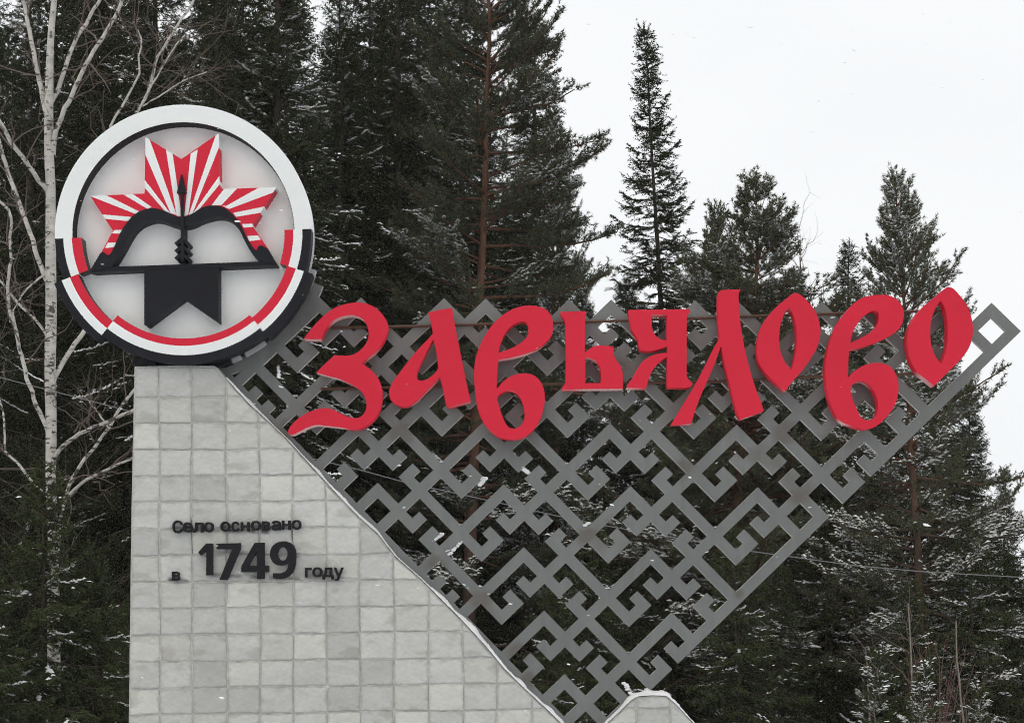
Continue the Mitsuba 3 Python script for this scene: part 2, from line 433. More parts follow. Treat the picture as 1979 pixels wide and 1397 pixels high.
# ------------------------------------------------------------------ the lattice panel
KNOWN = {(0, 0): (852.2, 909.6), (3, 3): (1095.2, 911.5), (2, 3): (1054, 950.6), (-1, 0): (811.2, 948.5), (-1, 2): (890.2, 1030), (-2, 2): (849.4, 1069.8), (1, 3): (1012.1, 989.9), (2, 5): (1134, 1033.5),
         (1, 5): (1095, 1073.6), (0, 5): (1053.4, 1113), (9, 9): (1588.9, 916.4), (8, 9): (1548.1, 957.6), (7, 9): (1506.3, 997.4), (9, 7): (1507.4, 835.3), (8, 7): (1464.4, 875), (0, 9): (1212.9, 1275.6),
         (1, 7): (1174.7, 1154.7), (-1, 9): (1172, 1317.3), (-2, 9): (1129.5, 1359.8), (-2, -5): (571.6, 782.4), (17, 9): (1919.5, 599), (17, 10): (1958.6, 637.2), (16, 10): (1916.9, 678.9),
         (16, 9): (1877.8, 637.7), (2, -6): (697.5, 590.5), (5, -3): (940, 592.5), (8, 0): (1179, 595.5), (4, -4): (858, 593.5), (7, -1): (1100, 595.5), (10, 2): (1340, 597), (13, 5): (1585, 598.5), (8, 10): (1584, 998.5)}


def fit():
    rows = []
    for (p, q), (x, y) in KNOWN.items():
        rows += [[p, q, 1, 0, 0, 0, -x * p, -x * q, -x], [0, 0, 0, p, q, 1, -y * p, -y * q, -y]]
    A = np.array(rows, float); A /= np.linalg.norm(A, axis=1, keepdims=True)
    A *= np.repeat([2.5 if k[0] > 15 or k == (-2, -5) else 1.0 for k in KNOWN], 2)[:, None]
    return np.linalg.svd(A)[2][-1].reshape(3, 3)


HOM = fit()


def node(p, q):
    h = HOM @ np.array([p, q, 1.0]); return h[:2] / h[2]


if __name__ == '__check__':
    for k, v in KNOWN.items(): print(k, np.round(node(*k) - v, 1))

HW = 0.181
LAT_Y, LAT_T = 0.0, 0.05                     # the plate's front and thickness


def lattice():
    segs, ends = [], []

    def seg(a, b, ea=HW, eb=HW):
        """A bar from a to b (along p or q), running past its ends by ea and eb."""
        (p0, q0), (p1, q1) = a, b
        if p0 == p1:
            s = 1 if q1 > q0 else -1
            lo, hi = sorted([q0 - s * ea, q1 + s * eb]); r = (p0 - HW, lo, p0 + HW, hi)
        else:
            s = 1 if p1 > p0 else -1
            lo, hi = sorted([p0 - s * ea, p1 + s * eb]); r = (lo, q0 - HW, hi, q0 + HW)
        segs.append(box(*r))
    inside = lambda p, q: p >= -3 and p - q <= 8 and q <= 10
    for p in range(-9, 22):
        for q in range(-14, 14):
            if (2 * p + q) % 9 or (p - q) % 3:
                continue                       # A nodes: (3,3) m + (-1,2) n
            A, B, C = (p, q), (p - 1, q), (p - 2, q)
            for a, b in ((A, B), (B, C)):
                if inside(*a) and inside(*b): seg(a, b)
            if inside(p + 1, q):               # chevron to the next C
                lo = max(p, -3)
                if inside(*A):
                    if inside(p + 2, q):
                        seg(A, (p + 2, q)); seg((p + 2, q), (p + 2, q + 1)) if inside(p + 2, q + 1) else None
            if p < -3 <= p + 2 and inside(p + 2, q) and inside(p + 2, q + 1):
                seg((-3, q), (p + 2, q)); seg((p + 2, q), (p + 2, q + 1))
            if inside(*A) and inside(p, q - 2):
                seg(A, (p, q - 2))
            elif inside(*A) and inside(p, q - 1):
                seg(A, (p, q - 1))
            if inside(*A) and inside(p, q + 1) and q + 1 <= 10:   # hook 2
                seg(A, (p, q + 1)); seg((p, q + 1), (p + .68, q + 1)); seg((p + .68, q + 1), (p + .68, q + .52), HW, 0)
            if inside(*B) and inside(p - 1, q - .9):              # hook 1
                seg(B, (p - 1, q - .65)); seg((p - 1, q - .65), (p - 1 + .48, q - .65), HW, 0)
            if inside(*C) and q < 8.5:                            # hook 3
                seg(C, (p - 2, q + .69)); seg((p - 2, q + .69), (p - 1.5, q + .69), HW, 0)
            if inside(*C) and p - 2 >= -1.5:                      # hook 4
                seg(C, (p - 2.68, q)); seg((p - 2.68, q), (p - 2.68, q - .5), HW, 0)
    # borders and closing windows
    seg((-3, -8.5), (-3, 9)); seg((-3, 9), (-2, 9)); seg((-3, 0), (-2, 0))
    seg((17, 9), (17, 10)); seg((16, 9), (16, 10)); seg((10.32, 10), (17, 10))
    seg((7, 9), (7, 10)); seg((8, 9), (8, 10)); seg((1.32, 10), (8, 10))
    seg((-1, 9), (-1, 10)); seg((-2, 9), (-2, 10)); seg((-2, 10), (-1, 10))
    g = unary_union(segs).buffer(0.004, join_style=2).buffer(-0.004, join_style=2)

    def warp(ring):
        return [node(*c) for c in np.array(ring.coords)[:-1]]
    out = [shape_px(warp(q.exterior), [warp(h) for h in q.interiors]) for q in polys(g)]
    g = unary_union(out)
    cen = Point(357, 452)
    # an arc plate closes the lattice round the foot of the emblem
    arc = cen.buffer(286, 64).difference(cen.buffer(258, 64)).intersection(Polygon([(357, 452), (425, 760), (640, 760), (640, 560)]))
    g = g.difference(cen.buffer(262, 64)).union(arc)
    g = g.intersection(box(380, 500, 2100, 1450)).simplify(0.15)
    pieces = sorted(polys(g), key=lambda q: -q.area)
    return pieces[0]


lattice_px = lattice()
put('lattice_panel__plate', slab_px(lattice_px, LAT_Y, LAT_Y + LAT_T), 'grey_paint')
label('lattice_panel', 'large grey openwork panel of interlocking hooked bars behind the red letters', 'lattice')
# two thin rusty rails carry the letters
for pts in ([(640, 634), (760, 632), (1150, 622), (1600, 607), (1850, 600)], [(620, 752), (1070, 743), (1390, 738), (1580, 728), (1830, 721)]):
    v, f = tube([U(p, -0.03) for p in pts], 0.013, 4)
    put(fresh('lattice_panel__rail'), (v, f), 'rust')
label('lattice_panel__rail', 'thin rusty rail behind the upper half of the red letters')
label('lattice_panel__rail_001', 'thin rusty rail behind the lower half of the red letters')


def lump(c, r, seed, squash=(1, 1, .6)):
    m = trimesh.creation.icosphere(2, 1.0); v = np.array(m.vertices)
    n = meshkit.fbm(v * 1.7 + seed * 3.1, 3, seed) - 0.5
    return v * (1 + 0.9 * n[:, None]) * np.array(r) * np.array(squash) + c, np.array(m.faces)


acc = Acc(); rng = np.random.default_rng(4)
spots = [((854, 893), 7), ((1093, 896), 5), ((889, 1014), 4), ((1133, 1013), 12), ((928, 1133), 6), ((1172, 1137), 6), ((1338, 890), 4), ((1170, 858), 3), ((571.5, 765.5), 6), ((934, 926), 9), ((491.5, 782), 8), ((1381, 1019), 5), ((945, 1148), 5), ((1213, 1260), 3), ((1586, 899), 4), ((865, 1064), 7), ((852, 1032), 6), ((1067, 1007), 4), ((1012, 972), 2.5), ((432, 694), 6), ((1500, 1077), 3), ((1251, 1333), 9), ((1235, 1346), 6), ((1384, 895), 3)]
for k, (p, s) in enumerate(spots):
    r = s * 0.72 * SIGN_D / FPX
    for _ in range(3):
        o = rng.normal(0, 0.45, 3) * r * np.array([1, 0, .35])
        acc.add(*lump(U(p, LAT_Y + 0.03) + o, (r * .62, 0.045, r * .55), k + 1))
for k, (p, q) in enumerate([((866, 1071), (893, 1047)), ((836, 1045), (854, 1032)), ((926, 937), (938, 925)), ((1206, 1320), (1222, 1345)), ((1010, 905), (1022, 916))]):
    for t in np.linspace(0, 1, 7):                       # short ledges of snow on the bars' upper edges
        acc.add(*lump(U(np.array(p) * (1 - t) + np.array(q) * t + rng.normal(0, .8, 2), LAT_Y + .03), (0.017 + .01 * rng.random(), .03, .014), 90 + 7 * k + int(t * 9), (1, 1, 1)))
put('snow_on_lattice', acc.mesh(), 'snow', smooth=True)
label('snow_on_lattice', 'small clumps of snow caught in the crooks of the grey lattice', kind='stuff')

# ------------------------------------------------------------------ the red letters of the name
c2 = lambda p: crop(p, 540, 540, 3.2983)
c3 = lambda p: crop(p, 1060, 540, 3.958)
c4 = lambda p: crop(p, 1480, 540, 3.966)
K = 1
LETTERS = [
    ('ornate red letter shaped like a curling З, first and largest of the name', c2, [(155, 380, K), (200, 320), (270, 245), (350, 185), (440, 155), (520, 150), (600, 175), (660, 230), (690, 290), (685, 345), (655, 410), (610, 465), (560, 505), (528, 538, K), (580, 575), (625, 625), (650, 690), (655, 750), (640, 830), (610, 885), (560, 930), (505, 955), (450, 955), (390, 945), (300, 935), (235, 930), (180, 945), (130, 970), (85, 991), (60, 985), (58, 960), (80, 925), (130, 880), (200, 842), (280, 822), (340, 830), (400, 860), (460, 882), (510, 880), (545, 845), (555, 790), (535, 735), (495, 690), (440, 660), (380, 635), (330, 622), (235, 595, K), (290, 540), (350, 485, K), (400, 487), (450, 485), (500, 465), (545, 420), (568, 365), (560, 300), (530, 255), (480, 232), (430, 232), (370, 250), (325, 280), (290, 325), (265, 383, K), (205, 384)], []),
    ('red letter а with a slanting stem and drop-shaped bowl, right of the curling З', c2, [(947, 213, K), (1025, 196), (1100, 183, K), (1118, 290), (1150, 450), (1190, 650), (1220, 778, K), (1150, 797), (1085, 818, K), (1062, 800), (1045, 715), (1022, 625, K), (985, 665), (930, 720), (880, 770), (830, 802), (790, 812), (740, 795), (705, 760), (700, 715), (720, 660), (770, 590), (840, 500), (900, 430), (950, 380), (978, 345, K), (968, 290), (955, 240)],
     [[(980, 385, K), (945, 450), (905, 530), (878, 590), (875, 625), (895, 645), (935, 640), (980, 610), (1012, 570, K), (1005, 500), (995, 440)]]),
    ('tall red letter в with two open loops between the а and the ь', c2, [(1480, 1020), (1400, 1005), (1330, 950), (1280, 870), (1255, 780), (1245, 690), (1240, 600), (1250, 510), (1275, 430), (1305, 370), (1350, 300), (1410, 240), (1480, 195), (1560, 170), (1640, 172), (1700, 195), (1735, 240), (1745, 300), (1735, 355), (1700, 400), (1650, 440), (1570, 475), (1490, 498), (1395, 515, K), (1388, 600), (1385, 700, K), (1430, 650), (1490, 612), (1560, 600), (1620, 612), (1665, 655), (1690, 720), (1690, 790), (1670, 870), (1640, 930), (1590, 985), (1540, 1012)],
     [[(1395, 470, K), (1405, 420), (1430, 360), (1465, 310), (1510, 280), (1550, 268), (1580, 285), (1588, 330), (1575, 370), (1540, 405), (1490, 435), (1440, 455)], [(1390, 750), (1420, 722), (1460, 708), (1505, 722), (1540, 765), (1560, 830), (1560, 890), (1540, 930), (1505, 950), (1465, 945), (1435, 905), (1410, 840), (1395, 790)]]),
    ('upright red letter ь with a flat foot, fourth of the name', c3, [(92, 250, K), (285, 245, K), (289, 262), (280, 290, K), (280, 560, K), (320, 530), (360, 510), (420, 508), (500, 515, K), (500, 575), (520, 620), (550, 660), (568, 720), (570, 838, K), (470, 840), (300, 841), (106, 845, K), (104, 830), (130, 795, K), (132, 600), (128, 330), (115, 300), (95, 270)],
     [[(282, 600, K), (320, 605), (360, 625), (390, 665), (402, 720), (400, 795, K), (282, 795, K)]]),
    ('red letter я with a flat top and slanted leg, in the middle of the name', c3, [(612, 235, K), (1085, 230, K), (1078, 258), (1060, 290), (1058, 500), (1058, 740, K), (1070, 765), (1105, 797, K), (1085, 822), (1040, 830, K), (908, 828, K), (908, 592, K), (880, 610), (830, 650), (790, 710), (765, 770), (748, 834, K), (595, 832, K), (605, 810), (650, 740), (690, 670), (730, 620), (790, 585), (850, 568), (908, 563, K), (908, 512, K), (860, 530), (800, 548), (745, 550), (700, 540, K), (690, 500), (688, 470), (665, 430), (640, 390), (625, 330), (618, 280)],
     [[(790, 275, K), (905, 272, K), (905, 470, K), (860, 460), (820, 430), (795, 385), (790, 340)]]),
    ('red letter л of two spreading legs, tallest of the name', c3, [(1300, 115), (1308, 92), (1345, 82), (1470, 78, K), (1456, 112), (1455, 150), (1465, 300), (1490, 480), (1530, 650), (1580, 820), (1630, 950), (1647, 1008, K), (1560, 1040), (1467, 1072, K), (1440, 1010), (1410, 900), (1370, 740), (1340, 620), (1320, 510, K), (1270, 650), (1210, 790), (1150, 930), (1090, 1105, K), (1010, 1108), (938, 1113, K), (1000, 1010), (1090, 860), (1170, 720), (1230, 600), (1275, 510), (1310, 450, K), (1300, 330), (1297, 200)], []),
    ('pointed oval red letter о between the л and the last в', lambda p: p, [(1534.2, 567.3), (1519.8, 577.9), (1499.6, 594.3), (1479.4, 618.3), (1468, 643.6), (1463, 668.9), (1464.2, 694.1), (1474.4, 714.3), (1494.6, 737.1), (1518, 757, K), (1530.4, 739.2), (1550.6, 716.5), (1568.3, 691.3), (1579.6, 671.1), (1585.4, 645.9), (1583.4, 623.2), (1574.6, 600.5), (1560.7, 582.9), (1546.8, 570.3)],
     [crop([(178, 222, K), (205, 260), (225, 330), (238, 420), (235, 520), (220, 610), (195, 695, K), (150, 640), (115, 560), (102, 470), (108, 380), (130, 300), (150, 250)], 1480, 540, 3.966)]),
    ('tall red letter в with two loops, next to last of the name', c4, [(740, 1148), (650, 1122), (570, 1085), (520, 1010), (485, 920), (462, 800), (455, 680), (470, 560), (500, 460), (540, 360), (600, 270), (670, 190), (750, 140), (850, 122), (940, 125), (1010, 160), (1050, 220), (1058, 290), (1035, 360), (990, 410), (900, 460), (800, 500), (720, 525), (640, 545, K), (632, 640), (630, 755, K), (680, 705), (750, 662), (830, 643), (910, 648), (970, 685), (1005, 750), (1018, 830), (1005, 920), (975, 990), (930, 1050), (870, 1110), (810, 1140)],
     [[(648, 490, K), (660, 430), (690, 360), (735, 300), (790, 255), (835, 240), (865, 265), (865, 320), (840, 370), (790, 415), (720, 455)], [(648, 830, K), (680, 795), (730, 780), (780, 800), (825, 850), (855, 920), (860, 990), (845, 1050), (810, 1075), (765, 1078), (725, 1050), (690, 980), (660, 900)]]),
    ('pointed oval red letter о at the right end of the name', c4, [(1400, 62), (1440, 75), (1490, 130), (1540, 200), (1575, 290), (1588, 380), (1580, 460), (1550, 540), (1490, 620), (1420, 690), (1350, 760), (1290, 820, K), (1230, 770), (1160, 710), (1110, 620), (1088, 530), (1085, 440), (1105, 360), (1150, 280), (1210, 210), (1280, 150), (1340, 100), (1370, 75)],
     [[(1340, 165, K), (1375, 230), (1393, 330), (1395, 430), (1385, 530), (1365, 600), (1345, 650, K), (1300, 590), (1270, 510), (1260, 420), (1265, 330), (1290, 250), (1315, 200)]]),
]
LET_Y0, LET_Y1 = -0.205, -0.07
for text, conv, outer, holes in LETTERS:
    id_map = (lambda p: p) if conv is LETTERS[6][1] else conv
    g = shape_px(smooth(conv(outer)), [smooth(id_map(h)) for h in holes])
    k = fresh('name_letter')
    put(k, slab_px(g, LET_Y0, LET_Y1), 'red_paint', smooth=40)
    label(k, text, 'letter', 'red letters of the village name')

# ------------------------------------------------------------------ the round emblem
EC = (697.0, 690.0)
c1 = lambda p: crop(p, 90, 190, 2.636)
EF, EP, EB = -0.34, -0.185, -0.07             # front of the relief, face of the white panel, back of the drum


def arc_px(r0, r1, a0, a1, cx=EC[0], cy=EC[1]):
    a = np.radians(np.linspace(a0, a1, max(6, int(abs(a1 - a0) / 2))))
    o = [(cx + r1 * math.cos(t), cy + r1 * math.sin(t)) for t in a]
    i = [(cx + r0 * math.cos(t), cy + r0 * math.sin(t)) for t in a[::-1]]
    return Polygon(c1(o + i))


def emblem():
    E = 'emblem'
    label(E, 'round village emblem with a red star and black bow, standing on the tiled wall', 'emblem')
    disc = lambda r: Polygon(c1([(EC[0] + r * math.cos(t), EC[1] + r * math.sin(t)) for t in np.linspace(0, 2 * np.pi, 181)[:-1]]))
    put(E + '__back_panel', slab_px(disc(600), EP, EB), 'panel_white', smooth=30)
    label(E + '__back_panel', 'off-white round panel recessed behind the star and bow')
    # the white upper half of the rim and a pale shell behind the whole rim
    put(E + '__white_rim', slab_px(arc_px(566, 655, 177.6, 358), EF, EP + .002), 'white_paint', smooth=30)
    label(E + '__white_rim', 'broad white upper half of the rim')
    shell = disc(654).difference(disc(596))
    put(E + '__rim_shell', slab_px(shell, EP + .003, EB + .12), 'shell_glint_grey', smooth=30)
    put(E + '__rim_lining', slab_px(arc_px(563.5, 566, 177.6, 358), EF + .004, EP + .002), 'black_side', smooth=30)
    segs = [(177.6, 158.9, (519, 569, 613, 655)), (158.9, 128.8, (575, 620, 665, 706)), (128.8, 50.9, (535, 572, 620, 665)), (50.9, 17.4, (553, 600, 643, 690)), (17.4, -2.0, (515, 560, 606, 650))]
    for a0, a1, r in segs:
        for k, (name, bsdf) in enumerate((('red_band', 'band_red'), ('white_band', 'white_paint'), ('black_band', 'black_paint'))):
            put(fresh(f'{E}__{name}'), slab_px(arc_px(r[k], r[k + 1], a0, a1), EF - 0.001 * k, EP + .002), bsdf, smooth=30)
    # star
    star = [(222, 500), (500, 487), (503, 200), (687, 312), (877, 180), (882, 465), (1172, 455), (1048, 650), (1128, 768), (1062, 790), (1005, 700), (965, 635), (900, 584), (840, 578), (690, 630), (540, 590), (470, 605), (400, 690), (335, 805), (275, 795), (338, 677)]
    rays = [[(222, 500), (305, 496), (470, 578), (455, 592)], [(392, 493), (440, 490), (535, 556), (515, 566)], [(283, 594), (430, 606), (420, 628), (297, 616)], [(332, 690), (345, 674), (390, 672), (380, 691)], [(297, 765), (312, 738), (368, 735), (356, 758)],
            [(503, 200), (525, 213), (662, 596), (632, 588), (503, 290)], [(500, 418), (500, 458), (604, 578), (632, 590)], [(608, 263), (642, 284), (688, 604), (662, 600)], [(734, 285), (770, 262), (722, 594), (702, 604)], [(862, 190), (877, 180), (881, 245), (742, 592), (724, 596)],
            [(880, 398), (882, 440), (775, 570), (742, 592)], [(905, 463), (972, 460), (890, 547), (840, 548)], [(1080, 458), (1172, 455), (1154, 482), (930, 566), (905, 556)], [(1117, 552), (1095, 584), (965, 606), (950, 586)], [(1050, 641), (1052, 657), (1003, 661), (996, 643)], [(1076, 700), (1092, 722), (1032, 730), (1022, 704)]]
    sg = Polygon(c1(star)); rg = [Polygon(c1(r)).buffer(0).intersection(sg) for r in rays]
    SF = EF + 0.012
    for q in polys(sg.difference(unary_union(rg))):
        put(fresh(E + '__star_field'), slab_px(q, SF, EP + .002), 'emblem_red')
    done = None
    for r in rg:
        if done is not None: r = r.difference(done)
        done = r if done is None else done.union(r)
        if r.area > 3: put(fresh(E + '__star_ray'), slab_px(r, SF - .002, EP + .002), 'white_paint')
    # bow, string and flag
    bow = [(217, 885, 1), (246, 838), (275, 788, 1), (290, 786), (303, 795), (310, 808, 1), (328, 790), (350, 745), (385, 670), (430, 610), (480, 575), (540, 562), (600, 575), (650, 598), (690, 608), (740, 590), (790, 560), (840, 548), (900, 558), (950, 595), (990, 650), (1020, 710), (1050, 760), (1070, 779, 1), (1078, 758), (1096, 752), (1128, 770, 1), (1150, 808), (1176, 848, 1), (1090, 832, 1), (1048, 795), (1010, 730), (980, 670), (940, 625), (900, 607), (850, 608), (790, 625), (740, 648), (690, 655), (640, 645), (590, 628), (545, 622), (490, 640), (450, 670), (420, 715), (390, 770), (360, 820), (330, 862, 1)]
    put(E + '__bow', slab_px(shape_px(smooth(c1(bow), 4)), EF - .004, EP + .002), 'black_paint', smooth=35)
    put(E + '__bow_string', slab_px(Polygon(c1([(224, 874), (330, 860), (1090, 833), (1176, 848), (1170, 852), (875, 863), (497, 876), (232, 888)])), EF + .004, EP + .002), 'black_paint')
    put(E + '__pennant', slab_px(Polygon(c1([(497, 877), (876, 864), (876, 1143), (701, 1022), (513, 1162), (497, 1154)])), EF + .001, EP + .002), 'black_paint')
    label(E + '__pennant', 'black flag with a notched foot below the bow')
    A = E + '__arrow'
    put(A + '__shaft', slab_px(Polygon(c1([(681, 484), (697, 484), (700, 826), (684, 826)])), EF - .03, EP + .002), 'black_paint')
    put(A + '__head', slab_px(Polygon(c1([(687, 386), (663, 484), (711, 482)])), EF - .034, EP + .002), 'black_paint')
    z = [(691, 704)]
    for k in range(3):
        y = 712 + 37 * k; z += [(700, y), (730 - k, y + 28), (716, y + 42), (701, y + 24)]
    z += [(703, 830), (680, 830)]
    for k in (2, 1, 0):
        y = 712 + 37 * k; z += [(681, y + 24), (666, y + 42), (650, y + 28), (682, y)]
    put(A + '__fletching', slab_px(Polygon(c1(z)).buffer(0), EF - .02, EP + .01), 'black_paint')
    # pale tabs imitating reflections under the drum, and the feet on the wall
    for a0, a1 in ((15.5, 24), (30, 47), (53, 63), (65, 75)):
        put(fresh(E + '__rim_glint'), slab_px(arc_px(672, 701, a0, a1), -0.09, -0.015), 'shell_glint_grey', smooth=30)
    put(E + '__rim_tube', slab_px(arc_px(640, 690, 19, 82), -0.085, -0.02), 'black_paint', smooth=30)
    put(E + '__mounting_foot', slab_px(Polygon([(258, 690), (300, 694), (300, 706), (256, 706)]), -0.22, 0.1), 'black_paint')
    put(E + '__mounting_foot_001', slab_px(Polygon([(300, 694), (420, 694), (442, 684), (446, 700), (430, 706), (300, 706)]), -0.17, 0.1), 'black_paint')


emblem()

# ------------------------------------------------------------------ the inscription on the wall
ci = lambda p: crop(p, 320, 980, 5.497)
WORDS = [('small black word Село above and left of the date', [('С', 70, 178, 142, 278), ('е', 180, 284, 163, 271), ('л', 286, 400, 165, 270), ('о', 405, 510, 160, 268)]),
         ('small black word основано directly above the date', [('о', 580, 685, 155, 262), ('с', 697, 780, 155, 260), ('н', 795, 890, 158, 257), ('о', 903, 1012, 147, 248), ('в', 1020, 1108, 150, 250), ('а', 1122, 1222, 145, 248), ('н', 1233, 1328, 143, 242), ('о', 1338, 1440, 137, 240)]),
         ('single small black letter в at the lower left of the date', [('в', 65, 152, 685, 780)]),
         ('small black word году at the lower right of the date', [('г', 1480, 1550, 645, 747), ('о', 1557, 1665, 640, 744), ('д', 1664, 1785, 642, 770), ('у', 1788, 1888, 642, 785)])]
IY0, IY1 = WF - 0.05, WF - 0.014


def glyph(ch, x0, x1, y0, y1):
    m = meshkit.text_mesh(ch, 1.0, 0.3, bold=True)
    v = np.array(m.vertices); f = np.array(m.faces)
    lo, hi = v.min(0), v.max(0); t = (v - lo) / (hi - lo)
    a = U(ci([(x0, y0)])[0], IY0); b = U(ci([(x1, y1)])[0], IY0)
    w = np.stack([a[0] + t[:, 0] * (b[0] - a[0]), IY0 + t[:, 2] * (IY1 - IY0), b[2] + t[:, 1] * (a[2] - b[2])], 1)
    return w, f[:, ::-1]


for text, chars in WORDS:
    w = fresh('inscription_word')
    label(w, text, 'inscription', 'black raised words on the tiled wall')
    n = 0
    for c in chars:
        put(f'{w}__letter' + (f'_{n:03d}' if n else ''), glyph(*c), 'letter_black'); n += 1
DIG = [[(500, 388), (430, 388), (345, 480), (375, 513), (432, 458), (430, 725), (500, 722)], [(538, 390), (795, 382), (795, 440), (655, 772), (572, 772), (705, 450), (540, 445)],
       [(945, 380), (1048, 378), (1048, 622), (1095, 622), (1095, 690), (1048, 690), (1048, 762), (970, 762), (970, 690), (803, 690), (803, 630)], None]
for k, d in enumerate(DIG):
    if d is None:
        o = smooth(ci([(1250, 363), (1180, 380), (1125, 430), (1108, 500), (1125, 565), (1170, 610), (1225, 620), (1275, 610), (1303, 598, 1), (1290, 660), (1250, 693), (1200, 703), (1140, 700, 1), (1140, 755, 1), (1210, 762), (1290, 745), (1350, 690), (1378, 610), (1385, 530), (1380, 460), (1350, 400), (1300, 370)]))
        g = shape_px(o, [ci([(1243 + 52 * math.cos(t), 497 + 72 * math.sin(t)) for t in np.linspace(0, 2 * np.pi, 33)[:-1]])])
    else:
        g = shape_px(ci(d), [ci([(968, 470), (880, 622), (968, 622)])] if k == 2 else [])
    put(f'founding_date__digit' + (f'_{k:03d}' if k else ''), slab_px(g, IY0 - .01, IY1), 'letter_black', smooth=35)
label('founding_date', 'large black raised date 1749 on the tiled wall', 'inscription')

# ------------------------------------------------------------------ cable strung behind the sign
cable = [(-60, 716), (0, 730), (250, 795), (500, 862), (690, 907), (781, 932), (937, 966), (1084, 999), (1169, 1016), (1352, 1048), (1455, 1066), (1535, 1077), (1650, 1093), (1784, 1105), (1979, 1116), (2100, 1122)]
put('overhead_cable', tube([U(p, 9.0) for p in cable], 0.0065, 5), 'cable_grey', smooth=True)
label('overhead_cable', 'thin sagging grey cable strung between the sign and the trees', 'cable')

# ------------------------------------------------------------------ trees
def norm(a):
    return a / (np.linalg.norm(a, axis=-1, keepdims=True) + 1e-12)


def blades(acc, base, d, length, width, rng):
    """Thin triangles from base points along d."""
    n = len(base)
    if n == 0: return
    s = norm(np.cross(d, rng.normal(size=(n, 3)))) * (np.broadcast_to(width, (n,)) / 2)[:, None]
    tip = base + d * np.broadcast_to(length, (n,))[:, None]
    v = np.stack([base - s, base + s, tip], 1).reshape(-1, 3)
    acc.add(v, np.arange(3 * n).reshape(-1, 3))


OCT = np.array([[1, 0, 0], [0, 1, 0], [-1, 0, 0], [0, -1, 0], [0, 0, 1.0], [0.7, 0.7, -.2], [-.7, .7, -.2], [-.7, -.7, -.2], [.7, -.7, -.2]])
DOME_F = np.array([[0, 5, 4], [5, 1, 4], [1, 6, 4], [6, 2, 4], [2, 7, 4], [7, 3, 4], [3, 8, 4], [8, 0, 4]])


def domes(acc, base, axis, la, lb, h, rng):
    """Low irregular caps of snow at base points, stretched along axis."""
    n = len(base)
    if n == 0: return
    a = axis * 1.0; b = norm(np.cross(a, [0, 0, 1.0])); u = np.array([0, 0, 1.0])
    q = OCT[None] * rng.uniform(0.6, 1.25, (n, 9, 1))
    v = base[:, None] + q[..., :1] * (a * np.broadcast_to(la, (n,))[:, None])[:, None] + q[..., 1:2] * (b * np.broadcast_to(lb, (n,))[:, None])[:, None] + q[..., 2:] * (u * np.broadcast_to(h, (n,))[:, None])[:, None]
    acc.add(v.reshape(-1, 3), (DOME_F[None] + 9 * np.arange(n)[:, None, None]).reshape(-1, 3))


def trunk_line(H, lean, rng, n=14, wob=0.05):
    z = np.linspace(0, H, n)
    w = np.cumsum(rng.normal(0, wob, (n, 2)), 0) * np.linspace(0, 1, n)[:, None]
    return np.stack([lean[0] * (z / H) ** 1.5 + w[:, 0], lean[1] * (z / H) + w[:, 1], z], 1)


